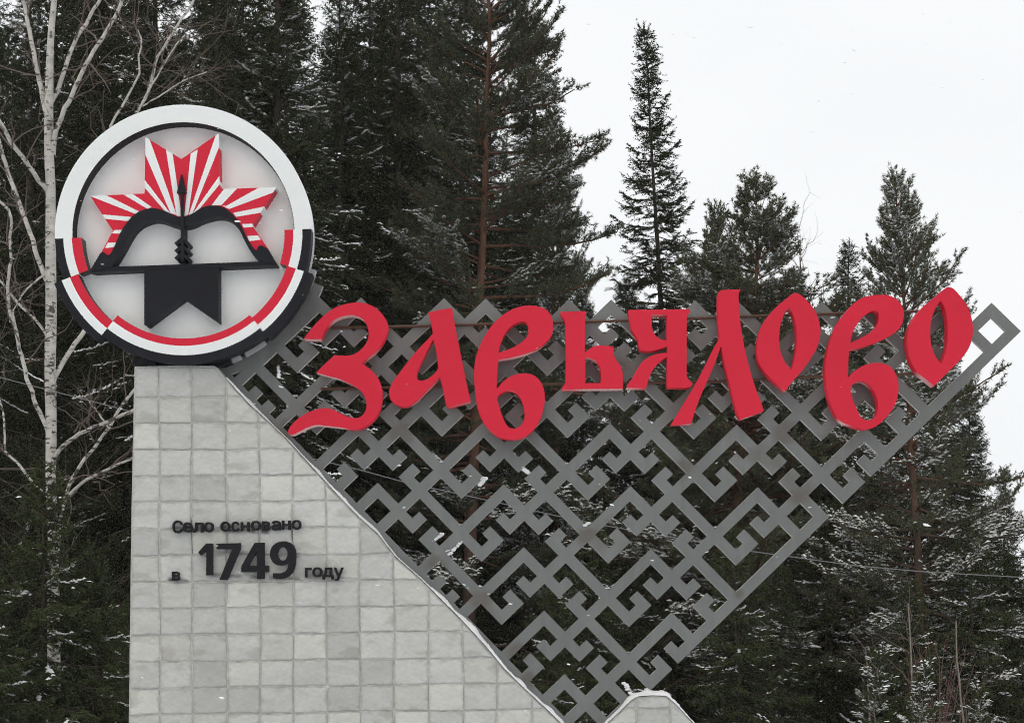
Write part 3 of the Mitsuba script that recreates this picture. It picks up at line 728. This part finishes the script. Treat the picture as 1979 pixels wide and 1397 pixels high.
def spruce(seed, H, R, z0, prof=0.85, dens=1.0, droop=0.35, up_tip=0.2, snow=0.12, lean=(0, 0), ragged=0.3, hang=0.5, scale=1.0, trunk_r=None, dead=0.0, skip=None, bl=1.0):
    rng = np.random.default_rng(seed)
    wood, leaf, white = Acc(), Acc(), Acc()
    line = trunk_line(H, lean, rng, wob=0.03)
    at = lambda z: np.array([np.interp(z, line[:, 2], line[:, k]) for k in (0, 1)] + [z])
    r0 = trunk_r or 0.0115 * H
    wood.add(*tube(line, r0 * (1 - line[:, 2] / H * 0.96) ** 0.9, 9))
    z = z0
    while z < H * 0.985:
        f = (H - z) / (H - z0)
        for k in range(rng.integers(5, 8)):
            zz = z + rng.uniform(-.12, .12)
            L = R * (f ** prof) * rng.uniform(1 - ragged * 1.6, 1 + ragged * .45) + 0.10 * scale
            if skip and skip(zz / H, rng): continue
            az = rng.uniform(0, 2 * np.pi)
            elev = np.interp(f, [0, .15, .5, 1], [.9, .35, -.02, -.25]) + rng.normal(0, .12)
            t = np.linspace(0, 1, 8)
            h = np.array([math.cos(az), math.sin(az), 0.0]); sd = np.array([-h[1], h[0], 0])
            bend = rng.normal(0, .12)
            pts = at(zz) + L * (t[:, None] * math.cos(elev) * h + (bend * t**2)[:, None] * sd)
            pts[:, 2] += L * (math.sin(elev) * t - droop * t**1.6 * (0.4 + f) + up_tip * t**3.5)
            wood.add(*tube(pts, 0.010 * L * (1 - .8 * t) + .004, 4, cap=False))
            if rng.random() < dead * max(0, f - .35) * 2:                 # a dead bough: bare wiry twigs
                m = int(L * 26); s = rng.uniform(.15, 1, m); P = np.stack([np.interp(s, t, pts[:, c]) for c in range(3)], 1)
                blades(wood, P, norm(h * .5 + rng.normal(0, .6, (m, 3)) + [0, 0, -.5]), rng.uniform(.15, .4, m), .009, rng)
                continue
            m = max(4, int(L / (0.050 * scale) * dens))
            s = rng.uniform(.06, 1, m) ** 0.8
            P = np.stack([np.interp(s, t, pts[:, c]) for c in range(3)], 1)
            tg = norm(np.stack([np.interp(s, t, np.gradient(pts[:, c])) for c in range(3)], 1))
            sgn = rng.choice([-1, 1], m)
            lat = norm(np.cross(tg, [0, 0, 1.0])) * sgn[:, None]
            d = norm(tg * rng.uniform(.35, .9, m)[:, None] + lat * rng.uniform(.45, 1, m)[:, None] + np.array([0, 0, -1.0]) * (hang * rng.uniform(0, 1, m))[:, None])
            l = scale * (0.16 + 0.42 * (1 - s)) * rng.uniform(.6, 1.25, m) * min(1.5, .55 + .35 * L)
            snowy = rng.random() < snow * 2.2
            twigs(leaf, white, P, d, l, rng, scale, hang, snow * 1.3 if snowy else snow * 0.08)
            if snowy and L > .5:                                          # snow lying in a broken line along the bough
                s = np.arange(.28, 1, .055 / L); s = s[meshkit.noise(np.stack([s * L * 3.1, s * 0 + z * 7, s * 0 + az], 1), seed) > .36]
                if len(s):
                    q = np.stack([np.interp(s, t, pts[:, c]) for c in range(3)], 1) + rng.normal(0, .012, (len(s), 3)); q[:, 2] += .022 * scale
                    ax = norm(np.stack([np.interp(s, t, np.gradient(pts[:, c])) for c in range(3)], 1))
                    domes(white, q, ax, rng.uniform(.04, .075, len(s)), rng.uniform(.02, .05, len(s)) * scale, .03 * scale, rng)

            tip_d = norm(pts[-1:] - pts[-2:-1])
            twigs(leaf, white, pts[-2:-1], tip_d, np.array([.22 * scale]), rng, scale, 0, 0)
        z += np.interp(f, [0, 1], [.15, .26]) * scale / bl
    # leading shoot
    b = np.repeat(at(H - .25 * scale)[None], 24, 0) + np.array([0, 0, 1]) * rng.uniform(0, .3 * scale, 24)[:, None]
    blades(leaf, b, norm(rng.normal(0, .5, (24, 3)) + [0, 0, 1]), .09 * scale, .02 * scale, rng)
    return wood, leaf, white


def twigs(leaf, white, P, d, l, rng, scale, hang, snow):
    step = 0.036 * scale
    m = np.maximum(3, (l / step).astype(int)); tot = int(m.sum())
    if tot == 0: return
    idx = np.repeat(np.arange(len(P)), m)
    k = np.concatenate([np.arange(x) for x in m]); s = (k + .5) / m[idx]
    base = P[idx] + d[idx] * (l[idx] * s)[:, None]
    base[:, 2] -= hang * .35 * l[idx] * s**2
    base += rng.normal(0, .006 * scale, base.shape)
    lat = norm(np.cross(d[idx], [0, 0, 1.0] + rng.normal(0, .35, (tot, 3))))
    ln = .068 * scale * (1.15 - .5 * s) * rng.uniform(.7, 1.3, tot)
    for sg in (-1, 1):
        blades(leaf, base, norm(d[idx] * .75 + sg * lat * .75 + rng.normal(0, .22, (tot, 3)) + [0, 0, -.1]), ln, .027 * scale, rng)
    on = rng.random(len(P)) < snow
    if on.any():
        q = P[on] + d[on] * (l[on] * rng.uniform(.4, .7, on.sum()))[:, None]; q[:, 2] += .014 * scale - hang * .12 * l[on]
        ax = norm(d[on] * [1, 1, .35])
        domes(white, q, ax, np.minimum(.16 * scale, l[on] * rng.uniform(.25, .5, on.sum())), rng.uniform(.015, .04, on.sum()) * scale, .024 * scale, rng)


def pine(seed, H, R, z0, shape, dens=1.0, snow=0.25, lean=(0, 0), scale=1.0, rise=0.45, trunk_r=None, dead=10, tuft=13, side=None, open_front=0.0):
    """A Scots pine: shape(f) is the crown's relative width at height fraction f above z0."""
    rng = np.random.default_rng(seed)
    wood, leaf, white = Acc(), Acc(), Acc()
    line = trunk_line(H, lean, rng, wob=0.06)
    at = lambda z: np.array([np.interp(z, line[:, 2], line[:, k]) for k in (0, 1)] + [z])
    r0 = trunk_r or 0.0125 * H
    wood.add(*tube(line, r0 * (1 - line[:, 2] / H * 0.93), 10))
    for _ in range(dead):                                       # bare dead boughs below the crown
        zz = rng.uniform(.35 * z0, z0 + .12 * H); az = rng.uniform(0, 2 * np.pi); L = rng.uniform(.35, .95) * R * .8
        t = np.linspace(0, 1, 7); h = np.array([math.cos(az), math.sin(az), 0])
        pts = at(zz) + L * t[:, None] * h + np.cumsum(rng.normal(0, .03, (7, 3)), 0) * L * .4
        pts[:, 2] += L * (.28 * t - .38 * t**2.2)
        wood.add(*tube(pts, .032 * (1 - .8 * t) * (.5 + .3 * L), 5, cap=False))
        for _ in range(5):
            u = rng.uniform(.3, .95); o = np.array([np.interp(u, t, pts[:, c]) for c in range(3)])
            e = o + norm(h + rng.normal(0, .6, 3)) * rng.uniform(.2, .5) * L * .6
            wood.add(*tube([o, (o + e) / 2 + [0, 0, -.02], e], [.009, .006, .003], 3, cap=False))
    z = z0
    while z < H - .15:
        f = (z - z0) / (H - z0)
        for k in range(rng.integers(4, 7)):
            az = rng.uniform(0, 2 * np.pi)
            L = R * shape(f) * rng.uniform(.55, 1.15)
            if side is not None: L *= 1 + side * math.cos(az)
            if rng.random() < open_front * max(0, -math.sin(az)): continue
            if L < .2: L = .2
            zz = z + rng.uniform(-.2, .2)
            e0 = np.interp(f, [0, .4, 1], [-.05, .2, .95]) + rng.normal(0, .18)
            t = np.linspace(0, 1, 8); h = np.array([math.cos(az), math.sin(az), 0]); sd = np.array([-h[1], h[0], 0])
            wig = np.cumsum(rng.normal(0, .05, (8, 3)), 0) * L * .35
            pts = at(min(zz, H - .05)) + L * t[:, None] * math.cos(e0) * h + wig * t[:, None]
            pts[:, 2] += L * (math.sin(e0) * t - .22 * t**1.5 + rise * .5 * t**3)
            wood.add(*tube(pts, .013 * L * (1 - .82 * t) + .006, 4, cap=False))
            m = max(4, int(L * 13 / scale * dens))
            s = rng.uniform(.12, 1, m) ** .8
            P = np.stack([np.interp(s, t, pts[:, c]) for c in range(3)], 1)
            tg = norm(np.stack([np.interp(s, t, np.gradient(pts[:, c])) for c in range(3)], 1))
            lat = norm(np.cross(tg, [0, 0, 1.0])) * rng.choice([-1, 1], m)[:, None]
            d = norm(tg * rng.uniform(.4, 1, m)[:, None] + lat * rng.uniform(.2, 1, m)[:, None] + np.array([0, 0, 1.0]) * rng.uniform(-.15, .6, m)[:, None])
            l = scale * (.20 + .46 * (1.05 - s)) * rng.uniform(.6, 1.3, m) * min(1.3, .5 + .4 * L)
            snowy = rng.random() < snow * 1.6
            shoots(leaf, white, wood, P, d, l, rng, scale, tuft, .85 if snowy else snow * .12)
        z += np.interp(f, [0, 1], [.38, .22]) * scale
    tipz = at(H)
    shoots(leaf, white, wood, np.repeat(at(H - .3)[None], 5, 0), norm(rng.normal(0, .35, (5, 3)) + [0, 0, 1]), np.full(5, .35 * scale), rng, scale, tuft, 0)
    return wood, leaf, white


def shoots(leaf, white, wood, P, d, l, rng, scale, tuft, snow):
    m = np.maximum(1, np.round(l / (.085 * scale)).astype(int))
    idx = np.repeat(np.arange(len(P)), m); tot = len(idx)
    k = np.concatenate([np.arange(x) for x in m]); s = (k + 1) / m[idx]
    c = P[idx] + d[idx] * (l[idx] * s)[:, None] + rng.normal(0, .02 * scale, (tot, 3))
    c[:, 2] += .10 * l[idx] * s**2
    sd = norm(d[idx] + [0, 0, .55] + rng.normal(0, .4, (tot, 3)))
    b = np.repeat(c, tuft, 0) + np.repeat(sd, tuft, 0) * rng.uniform(-.035, .055, tot * tuft)[:, None] * scale
    nd = norm(np.repeat(sd, tuft, 0) * .75 + norm(rng.normal(size=(tot * tuft, 3))) * .95)
    blades(leaf, b, nd, scale * rng.uniform(.065, .115, tot * tuft), .019 * scale, rng)
    on = rng.random(tot) < snow
    if on.any():
        q = c[on] + [0, 0, .03 * scale]
        domes(white, q, norm(d[idx][on] * [1, 1, .3]), rng.uniform(.04, .11, on.sum()) * scale, rng.uniform(.03, .065, on.sum()) * scale, .035 * scale, rng)


def model(name, parts, bark, foliage):
    wood, leaf, white = parts
    g = {'type': 'shapegroup', 'trunk': mikit.ply(wood.mesh(), bark, smooth=True), 'crown': mikit.ply(leaf.mesh(), foliage)}
    if white.n: g['snow'] = mikit.ply(white.mesh(), 'snow')
    scene[name] = g
    return name


HEIGHT = {}


def define(name, parts, H, bark, foliage):
    model(name, parts, bark, foliage); HEIGHT[name] = H


cone = lambda f: (1 - f) ** .75 * (.55 + .45 * min(1, f / .12))
dome_ = lambda f: (max(0, 1 - f ** 2.2)) * (.6 + .4 * min(1, f / .2))
define('spruce_model', spruce(1, 22, 3.5, 1.5, snow=.09, hang=.75, dens=1.0, scale=1.15), 22, 'spruce_bark', 'spruce_needles')
define('spruce_model_b', spruce(2, 20, 3.2, 1.0, prof=.7, snow=.2, droop=.5, hang=.6, scale=1.1), 20, 'spruce_bark', 'spruce_needles')
define('spruce_model_c', spruce(3, 24, 3.2, 2.5, prof=.7, snow=.03, droop=.45, hang=.9, dens=.9, dead=.5, ragged=.45, scale=1.2), 24, 'spruce_bark', 'spruce_needles')
define('far_spruce_model', spruce(4, 21, 3.4, .8, prof=.75, snow=.06, droop=.45, hang=.7, dens=1.0, scale=1.7, bl=1.5), 21, 'spruce_bark', 'spruce_needles')
define('spire_model', spruce(7, 19, 2.6, 2.0, prof=1.0, snow=.03, droop=.35, up_tip=.35, ragged=.55, hang=.35, dens=1.3, lean=(-.45, 0), trunk_r=.15, scale=1.25), 19, 'spruce_bark', 'spruce_needles')
define('tall_pine_model', pine(11, 20, 4.0, 4.6, lambda f: (1 - f) ** .55 * (.75 + .25 * min(1, f / .15)), snow=.10, lean=(.4, 0), side=.12, trunk_r=.19, dead=8, open_front=.62, dens=1.2), 20, 'pine_bark', 'pine_needles')
define('pine_model', pine(12, 14, 3.7, 2.2, lambda f: (1 - f) ** .68 * (.75 + .25 * min(1, f / .12)), snow=.30, lean=(-.65, 0), trunk_r=.17, dead=16, open_front=.5, side=.1), 14, 'pine_bark', 'pale_pine_needles')
define('pine_model_b', pine(13, 14, 5.4, 2.6, lambda f: (1 - f) ** .92, snow=.14, lean=(.1, 0), trunk_r=.16, dead=10), 14, 'pine_bark', 'pale_pine_needles')
define('young_spruce_model', spruce(21, 5.5, 1.9, .2, prof=.8, snow=.07, droop=.3, hang=.6, scale=.95), 5.5, 'spruce_bark', 'young_needles')
define('young_pine_model', pine(22, 4.2, 1.0, .7, lambda f: (1 - f) ** .6, snow=.3, scale=.85, dead=0, trunk_r=.035), 4.2, 'pale_bark', 'young_needles')


def plant(kind, mdl, px, top, dist, text, category, rot=0.0, group=None, wide=1.0):
    """A tree whose foot stands dist metres from the camera behind photo column px and whose top shows at row top."""
    h = EYE + (PY0 - top) * dist / FPX
    s = h / HEIGHT[mdl]
    k = fresh(kind)
    scene[k] = {'type': 'instance', 'to_world': T().translate([(px - PX0) * dist / FPX, dist - SIGN_D, -0.05]).rotate([0, 0, 1], rot).scale([s * wide, s * wide, s]), 'model': {'type': 'ref', 'id': mdl}}
    label(k, text, category, group)
    if 'snow' in scene[mdl]: label(k + '__snow', kind='stuff')

# named trees
plant('pine_tree', 'tall_pine_model', 903, -190, 42, 'tall red-trunked pine rising past the top of the picture beside the open sky', 'pine tree')
plant('spruce_tree', 'spire_model', 1294, 48, 56, 'slender spire of a spruce standing alone against the white sky', 'spruce tree')
plant('pine_tree', 'pine_model', 1782, 338, 38, 'pine with a snowy crown and bare red trunk right of the lattice', 'pine tree', 0, None, .86)
plant('pine_tree', 'pine_model_b', 1412, 325, 44, 'bushy pine rising behind the tallest red letter', 'pine tree', 40, None, 1.25)
plant('pine_tree', 'pine_model_b', 1425, 392, 52, 'paler pine close to the left of the bushy pine behind the tallest red letter', 'pine tree', 160, None, .85)
plant('pine_tree', 'pine_model', 1075, 235, 47, 'pine with a ragged outline against the sky just right of the tall red-trunked pine', 'pine tree', 95, None, .55)
plant('spruce_tree', 'spruce_model_b', 1634, 458, 44, 'small pointed spruce left of the snowy pine, top against the sky', 'spruce tree', 70)
plant('pine_tree', 'pine_model', 2085, 800, 40, 'pine cut off by the right edge of the picture', 'pine tree', 200)
ORD = ['first', 'second', 'third', 'fourth', 'fifth', 'sixth', 'seventh', 'eighth', 'ninth', 'tenth', 'eleventh', 'twelfth', 'thirteenth', 'fourteenth', 'fifteenth', 'sixteenth', 'seventeenth']
# the dense wood on the left and in the middle
W1, W2 = 'dark spruces of the dense wood', 'spruces in the depth of the wood'
L1 = 'dense dark spruce of the wood rising past the top of the picture'
for k, (m, px, top, d, rot, text) in enumerate([
        ('spruce_model_c', -40, -260, 40, 20, 'spruce at the far left edge of the wood'), ('spruce_model', 60, -60, 46, 80, 'dark spruce right behind the birch trunk'), ('spruce_model_c', 180, -120, 43, 150, 'thin ragged spruce between the birch and the emblem'),
        ('spruce_model', 300, -260, 42, 210, 'dark spruce right behind the emblem'), ('spruce_model_c', 420, -160, 39, 260, 'ragged spruce rising over the right shoulder of the emblem'), ('spruce_model_b', 540, -220, 40, 300, 'broad spruce with snow-lined boughs right of the emblem'),
        ('spruce_model', 660, -60, 43, 10, 'dark spruce above the curling first red letter'), ('spruce_model_c', 770, -200, 45, 330, 'darkest narrow spruce just left of the tall red-trunked pine'), ('spruce_model_b', 1030, 20, 50, 110, 'spruce half hidden behind the right side of the tall red-trunked pine')]):
    plant('spruce_tree', m, px, top, d, text, 'spruce tree', rot, W1)
for k in range(16):
    px = -150 + k * 78 + (k * 37 % 29); d = 54 + (k * 53 % 14)
    plant('spruce_tree', 'far_spruce_model', px, (-150, -40, 60, -90)[k % 4] if px < 900 else 330 + 40 * (k % 3), d, f'spruce in the dark depth of the wood, {ORD[k]} from the left in its row', 'spruce tree', 47 * k, W2)
W3 = 'trees closing the wood on the right'
for k, (px, top, d) in enumerate([(1130, 560, 62), (1215, 540, 66), (1310, 575, 60), (1370, 540, 68), (1500, 570, 62), (1570, 610, 66), (1690, 560, 60), (1800, 560, 58), (1870, 740, 60), (1940, 900, 66), (2020, 880, 60)]):
    plant('spruce_tree', 'far_spruce_model', px, top, d, f'far spruce closing the wood on the right, {ORD[k]} from the left in its row', 'spruce tree', 31 * k + 5, W3)
W4 = 'low trees along the foot of the wood'
for k, (px, top, d) in enumerate([(82, 905, 25), (190, 1060, 25.5), (-40, 990, 24), (240, 1180, 29)]):
    plant('young_spruce', 'young_spruce_model', px, top, d, ('young spruce with snow on its boughs in front of the birch foot', 'low young spruce between the birch foot and the wall', 'young spruce at the bottom left corner', 'lowest young spruce beside the edge of the wall')[k], 'young spruce', 60 * k)
for k in range(17):
    px = 560 + k * 92 + (k * 31 % 40); d = 34 + (k * 29 % 13)
    plant('young_spruce', 'young_spruce_model', px, 960 + (k * 71 % 190), d, f'young spruce under the tall trees behind the lattice, {ORD[k]} from the left', 'young spruce', 53 * k, W4)
for k, (px, top, d, text) in enumerate([(1682, 1260, 27, 'small snowy young pine at the bottom right, left of the two pale saplings'), (1765, 1290, 26, 'small snowy young pine at the foot of the taller pale sapling'), (1900, 1330, 28, 'lowest young pine at the bottom right corner')]):
    plant('young_pine', 'young_pine_model', px, top, d, text, 'young pine', 80 * k)


# ------------------------------------------------------------------ the birch and other bare trees
def bare_branch(acc, P, r0, r1, rng, twig_n=4, twig_len=0.6, sides=7, level=0):
    P = np.asarray(P, float); n = len(P)
    t = np.linspace(0, 1, n); tt = np.linspace(0, 1, max(4, (n - 1) * 3 + 1))
    # smooth path
    from scipy.interpolate import CubicSpline, PchipInterpolator
    s = np.concatenate([[0], np.cumsum(np.linalg.norm(np.diff(P, axis=0), axis=1))]); s /= s[-1]
    Q = PchipInterpolator(s, P)(tt)
    Q[1:-1] += rng.normal(0, .006, Q[1:-1].shape)
    acc.add(*tube(Q, r0 + (r1 - r0) * tt, sides))
    L = np.linalg.norm(P[-1] - P[0])
    for _ in range(twig_n):
        u = rng.uniform(.25, 1); o = np.array([np.interp(u, tt, Q[:, c]) for c in range(3)])
        d0 = norm(Q[min(len(Q) - 1, int(u * (len(Q) - 1)) + 1)] - Q[max(0, int(u * (len(Q) - 1)) - 1)])
        d = norm(d0 * .8 + rng.normal(0, .7, 3) + [0, 0, .25]); l = twig_len * rng.uniform(.4, 1.2)
        w = np.linspace(0, 1, 6)[:, None]
        pts = o + d * l * w + np.cumsum(rng.normal(0, .035, (6, 3)), 0) * l + np.array([0, 0, -.12 * l]) * w**2
        rr = min(.012, (r0 + (r1 - r0) * u) * .45)
        FINE.add(*tube(pts, rr * (1 - .75 * w[:, 0]) + .0015, 4, cap=False))
        if level == 0:
            for _ in range(3):
                q = pts[rng.integers(1, 6)]; e = q + norm(d + rng.normal(0, .7, 3)) * l * rng.uniform(.3, .7)
                FINE.add(*tube([q, (q + e) / 2 + rng.normal(0, .02, 3), e], [.004, .003, .0015], 3, cap=False))


def birch():
    global FINE
    rng = np.random.default_rng(31); y = 10.5; mpp = (y + SIGN_D) / FPX
    trunk = [(110, -160), (105, 0), (100, 50), (97, 100), (95, 175), (94, 225), (95, 300), (98, 376), (98, 450), (98, 526), (99, 600), (97, 700), (98, 771), (99, 845), (98, 920), (101, 1000), (103, 1100), (104, 1300), (105, 1700)]
    width = [8, 11, 12.5, 13.5, 16.5, 18, 18.5, 19, 20, 21, 22, 22, 22, 21, 20, 20, 22, 26, 32]
    acc = Acc(); P = np.array([U(p, y) for p in trunk])
    from scipy.interpolate import PchipInterpolator
    q = np.linspace(0, len(P) - 1, 80)
    acc.add(*tube(PchipInterpolator(np.arange(len(P)), P)(q) + 0, np.interp(q, np.arange(len(P)), np.array(width)) * mpp / 2, 14))
    put('birch_tree__trunk', acc.mesh(), 'birch_bark', smooth=True)
    label('birch_tree', 'white birch with dark-scarred bark and bare forking limbs left of the emblem', 'birch tree')
    L = [([(90, 222), (83, 190), (75, 150), (65, 100), (55, 50), (45, 0), (38, -70)], 11, 7, .5), ([(98, 200), (113, 170), (130, 120), (145, 80), (170, 40), (193, 0), (215, -50)], 10, 6, .8), ([(103, 300), (108, 256), (123, 216), (145, 170), (165, 130), (190, 85), (216, 45), (236, 0), (246, -40)], 10.5, 6, -.5),
         ([(93, 372), (70, 341), (45, 306), (20, 271), (0, 236), (-30, 180)], 10, 7, -.9), ([(92, 545), (87, 535), (70, 491), (55, 441), (35, 386), (15, 331), (0, 281), (-20, 200)], 10.5, 7, .4), ([(97, 850), (86, 817), (68, 777), (51, 725), (37, 668), (23, 600), (23, 627), (15, 576), (15, 541), (21, 501), (20, 451), (22, 416), (0, 391), (-20, 375)], 9.5, 5, -.6),
         ([(94, 655), (65, 616), (30, 581), (0, 541), (-30, 505)], 6, 3.5, .3), ([(90, 530), (50, 561), (25, 601)], 4.5, 2.5, -.3), ([(101, 745), (114, 714), (131, 686), (160, 643), (185, 590), (202, 520), (214, 440), (226, 350), (238, 290), (261, 226), (276, 200), (291, 165), (301, 120), (321, 85), (346, 45), (373, 5), (390, -40)], 10, 4.5, .9),
         ([(102, 890), (117, 868), (143, 845), (183, 825), (217, 811), (251, 797), (300, 775)], 9, 6, -.7), ([(97, 962), (68, 937), (40, 902), (9, 868), (10, 830), (0, 777), (-15, 720)], 6, 3.5, .5)]
    second = [([(111, 1500), (111, 1102), (113, 1034), (126, 965), (134, 937), (154, 903), (183, 863), (211, 828), (228, 794), (251, 765), (275, 735)], 9, 6, -.3), ([(124, 975), (137, 954), (171, 925), (211, 905), (251, 888), (300, 866)], 6.5, 4, -.9), ([(211, 828), (195, 805), (175, 780), (160, 765)], 4, 2, .2),
              ([(214, 440), (213, 250), (231, 216), (251, 180), (271, 135), (268, 115), (273, 83), (266, 60)], 6.5, 3.5, .5), ([(268, 215), (296, 160), (321, 120), (346, 80), (360, 66)], 4.5, 2.5, .3), ([(276, 206), (296, 195), (326, 175), (361, 155), (400, 140)], 3.5, 2, -.3)]
    k = 0
    for pts, w0, w1, dy in L + second:
        FINE = Acc(); n = len(pts)
        P = np.array([U(p, y) for p in pts]); mid = np.linspace(0, 1, n)
        # the limb leaves the trunk's plane gradually; its picture position is measured at its own depth
        P = np.array([U(p, y + dy * m) for p, m in zip(pts, mid)])
        acc = Acc(); bare_branch(acc, P, w0 * mpp / 2, w1 * mpp / 2, rng, twig_n=12 if n > 4 else 6, twig_len=.95)
        put('birch_tree__limb' + (f'_{k:03d}' if k else ''), acc.mesh(), 'birch_bark', smooth=True)
        if FINE.n: put(f'birch_tree__limb' + (f'_{k:03d}' if k else '') + '__twigs', FINE.mesh(), 'twig_bark', smooth=True); label(f'birch_tree__limb' + (f'_{k:03d}' if k else '') + '__twigs', kind='stuff')
        k += 1


birch()


def sapling(pts, w, y, text, bsdf, seed, category, name, twigs=12, tl=.6):
    global FINE
    FINE = Acc(); acc = Acc(); rng = np.random.default_rng(seed); mpp = (y + SIGN_D) / FPX
    P = np.array([U(p, y) for p in pts])
    bare_branch(acc, P, w * mpp / 2, w * mpp / 5, rng, twig_n=twigs, twig_len=tl)
    k = fresh(name)
    put(k + '__stem', acc.mesh(), bsdf, smooth=True); put(k + '__twigs', FINE.mesh(), 'twig_bark', smooth=True)
    label(k, text, category); label(k + '__twigs', kind='stuff')


sapling([(1770, 1640), (1764, 1340), (1759, 1250), (1755, 1165)], 6, 12, 'taller pale bare sapling at the bottom right, just under the red pine trunk', 'pale_bark', 3, 'sapling', 'sapling')
sapling([(1868, 1640), (1862, 1397), (1856, 1340), (1850, 1280), (1848, 1200)], 6, 13, 'shorter pale bare sapling near the bottom right corner', 'pale_bark', 4, 'sapling', 'sapling')
sapling([(1690, 1640), (1681, 1397), (1676, 1290), (1672, 1250)], 7, 14, 'greenish bare stem behind the small snowy young pine at the bottom right', 'twig_bark', 9, 'sapling', 'sapling', 5)
sapling([(1556, 1200), (1552, 800), (1549, 560), (1545, 480)], 6, 34, 'thin leafless tree top showing above the red letters beside the bushy pine', 'twig_bark', 5, 'bare tree', 'bare_tree', 40, 1.4)


def shrub(px, base, top, y, text, seed):
    rng = np.random.default_rng(seed); acc = Acc(); o = U((px, base), y); o[2] = 0
    H = U((px, top), y)[2]
    for _ in range(22):
        a = rng.uniform(0, 2 * np.pi); sp = rng.uniform(.05, .28) * H; h = H * rng.uniform(.6, 1.05)
        t = np.linspace(0, 1, 7)[:, None]
        pts = o + np.array([math.cos(a) * sp, math.sin(a) * sp, 0]) * t**1.4 + np.array([0, 0, h]) * t + np.cumsum(rng.normal(0, .02, (7, 3)), 0)
        acc.add(*tube(pts, .010 * (1 - .8 * t[:, 0]) + .002, 4, cap=False))
        for _ in range(9):
            k = rng.integers(2, 7); q = pts[k]; e = q + norm(rng.normal(0, .6, 3) + [math.cos(a) * .4, math.sin(a) * .4, .9]) * rng.uniform(.15, .5)
            acc.add(*tube([q, (q + e) / 2 + rng.normal(0, .02, 3), e], [.004, .003, .0015], 3, cap=False))
    k = fresh('bare_shrub')
    put(k, acc.mesh(), 'red_twig', smooth=True); label(k, text, 'shrub')


shrub(1810, 1500, 1245, 13.5, 'leafless reddish shrub between the two pale saplings', 41)


# ------------------------------------------------------------------ falling snow
def flakes():
    rng = np.random.default_rng(77); acc = Acc(); n = 260
    m = trimesh.creation.icosphere(1, 1.0); v0, f0 = np.array(m.vertices), np.array(m.faces)
    for k in range(n):
        d = rng.uniform(5, 15.4) if k % 2 else rng.uniform(16.5, 34)
        px, py = rng.uniform(-40, 2020), rng.uniform(-40, 1440)
        p = U((px, py), d - SIGN_D)
        if p[2] < .1: continue
        r = rng.uniform(.002, .0045) * (1 if d < 16 else 1.5)
        q = v0 * np.array([r * rng.uniform(1.2, 3.2), r, r * rng.uniform(.4, .8)]) * (1 + .5 * (meshkit.noise(v0 * 2 + k, k)[:, None] - .5))
        a = rng.uniform(-.5, .4); c, s = math.cos(a), math.sin(a)
        acc.add(q @ np.array([[c, 0, s], [0, 1, 0], [-s, 0, c]]) + p, f0)
    put('falling_snow', acc.mesh(), 'flake', smooth=True)
    label('falling_snow', 'scattered white snowflakes drifting through the air before the sign and the trees', kind='stuff')


flakes()


# ------------------------------------------------------------------ air full of fine snow
scene['snowy_air'] = {'type': 'homogeneous', 'albedo': {'type': 'rgb', 'value': [0.95, 0.95, 0.95]}, 'sigma_t': 0.0002, 'scale': 1.0}
scene['haze'] = {'type': 'cube', 'to_world': T().translate([0, 440, 18]).scale([640, 1100, 20.5]), 'bsdf': {'type': 'null'}, 'interior': {'type': 'ref', 'id': 'snowy_air'}}
scene['camera']['medium'] = {'type': 'ref', 'id': 'snowy_air'}
label('haze', 'thin veil of fine snow in the air', kind='stuff')
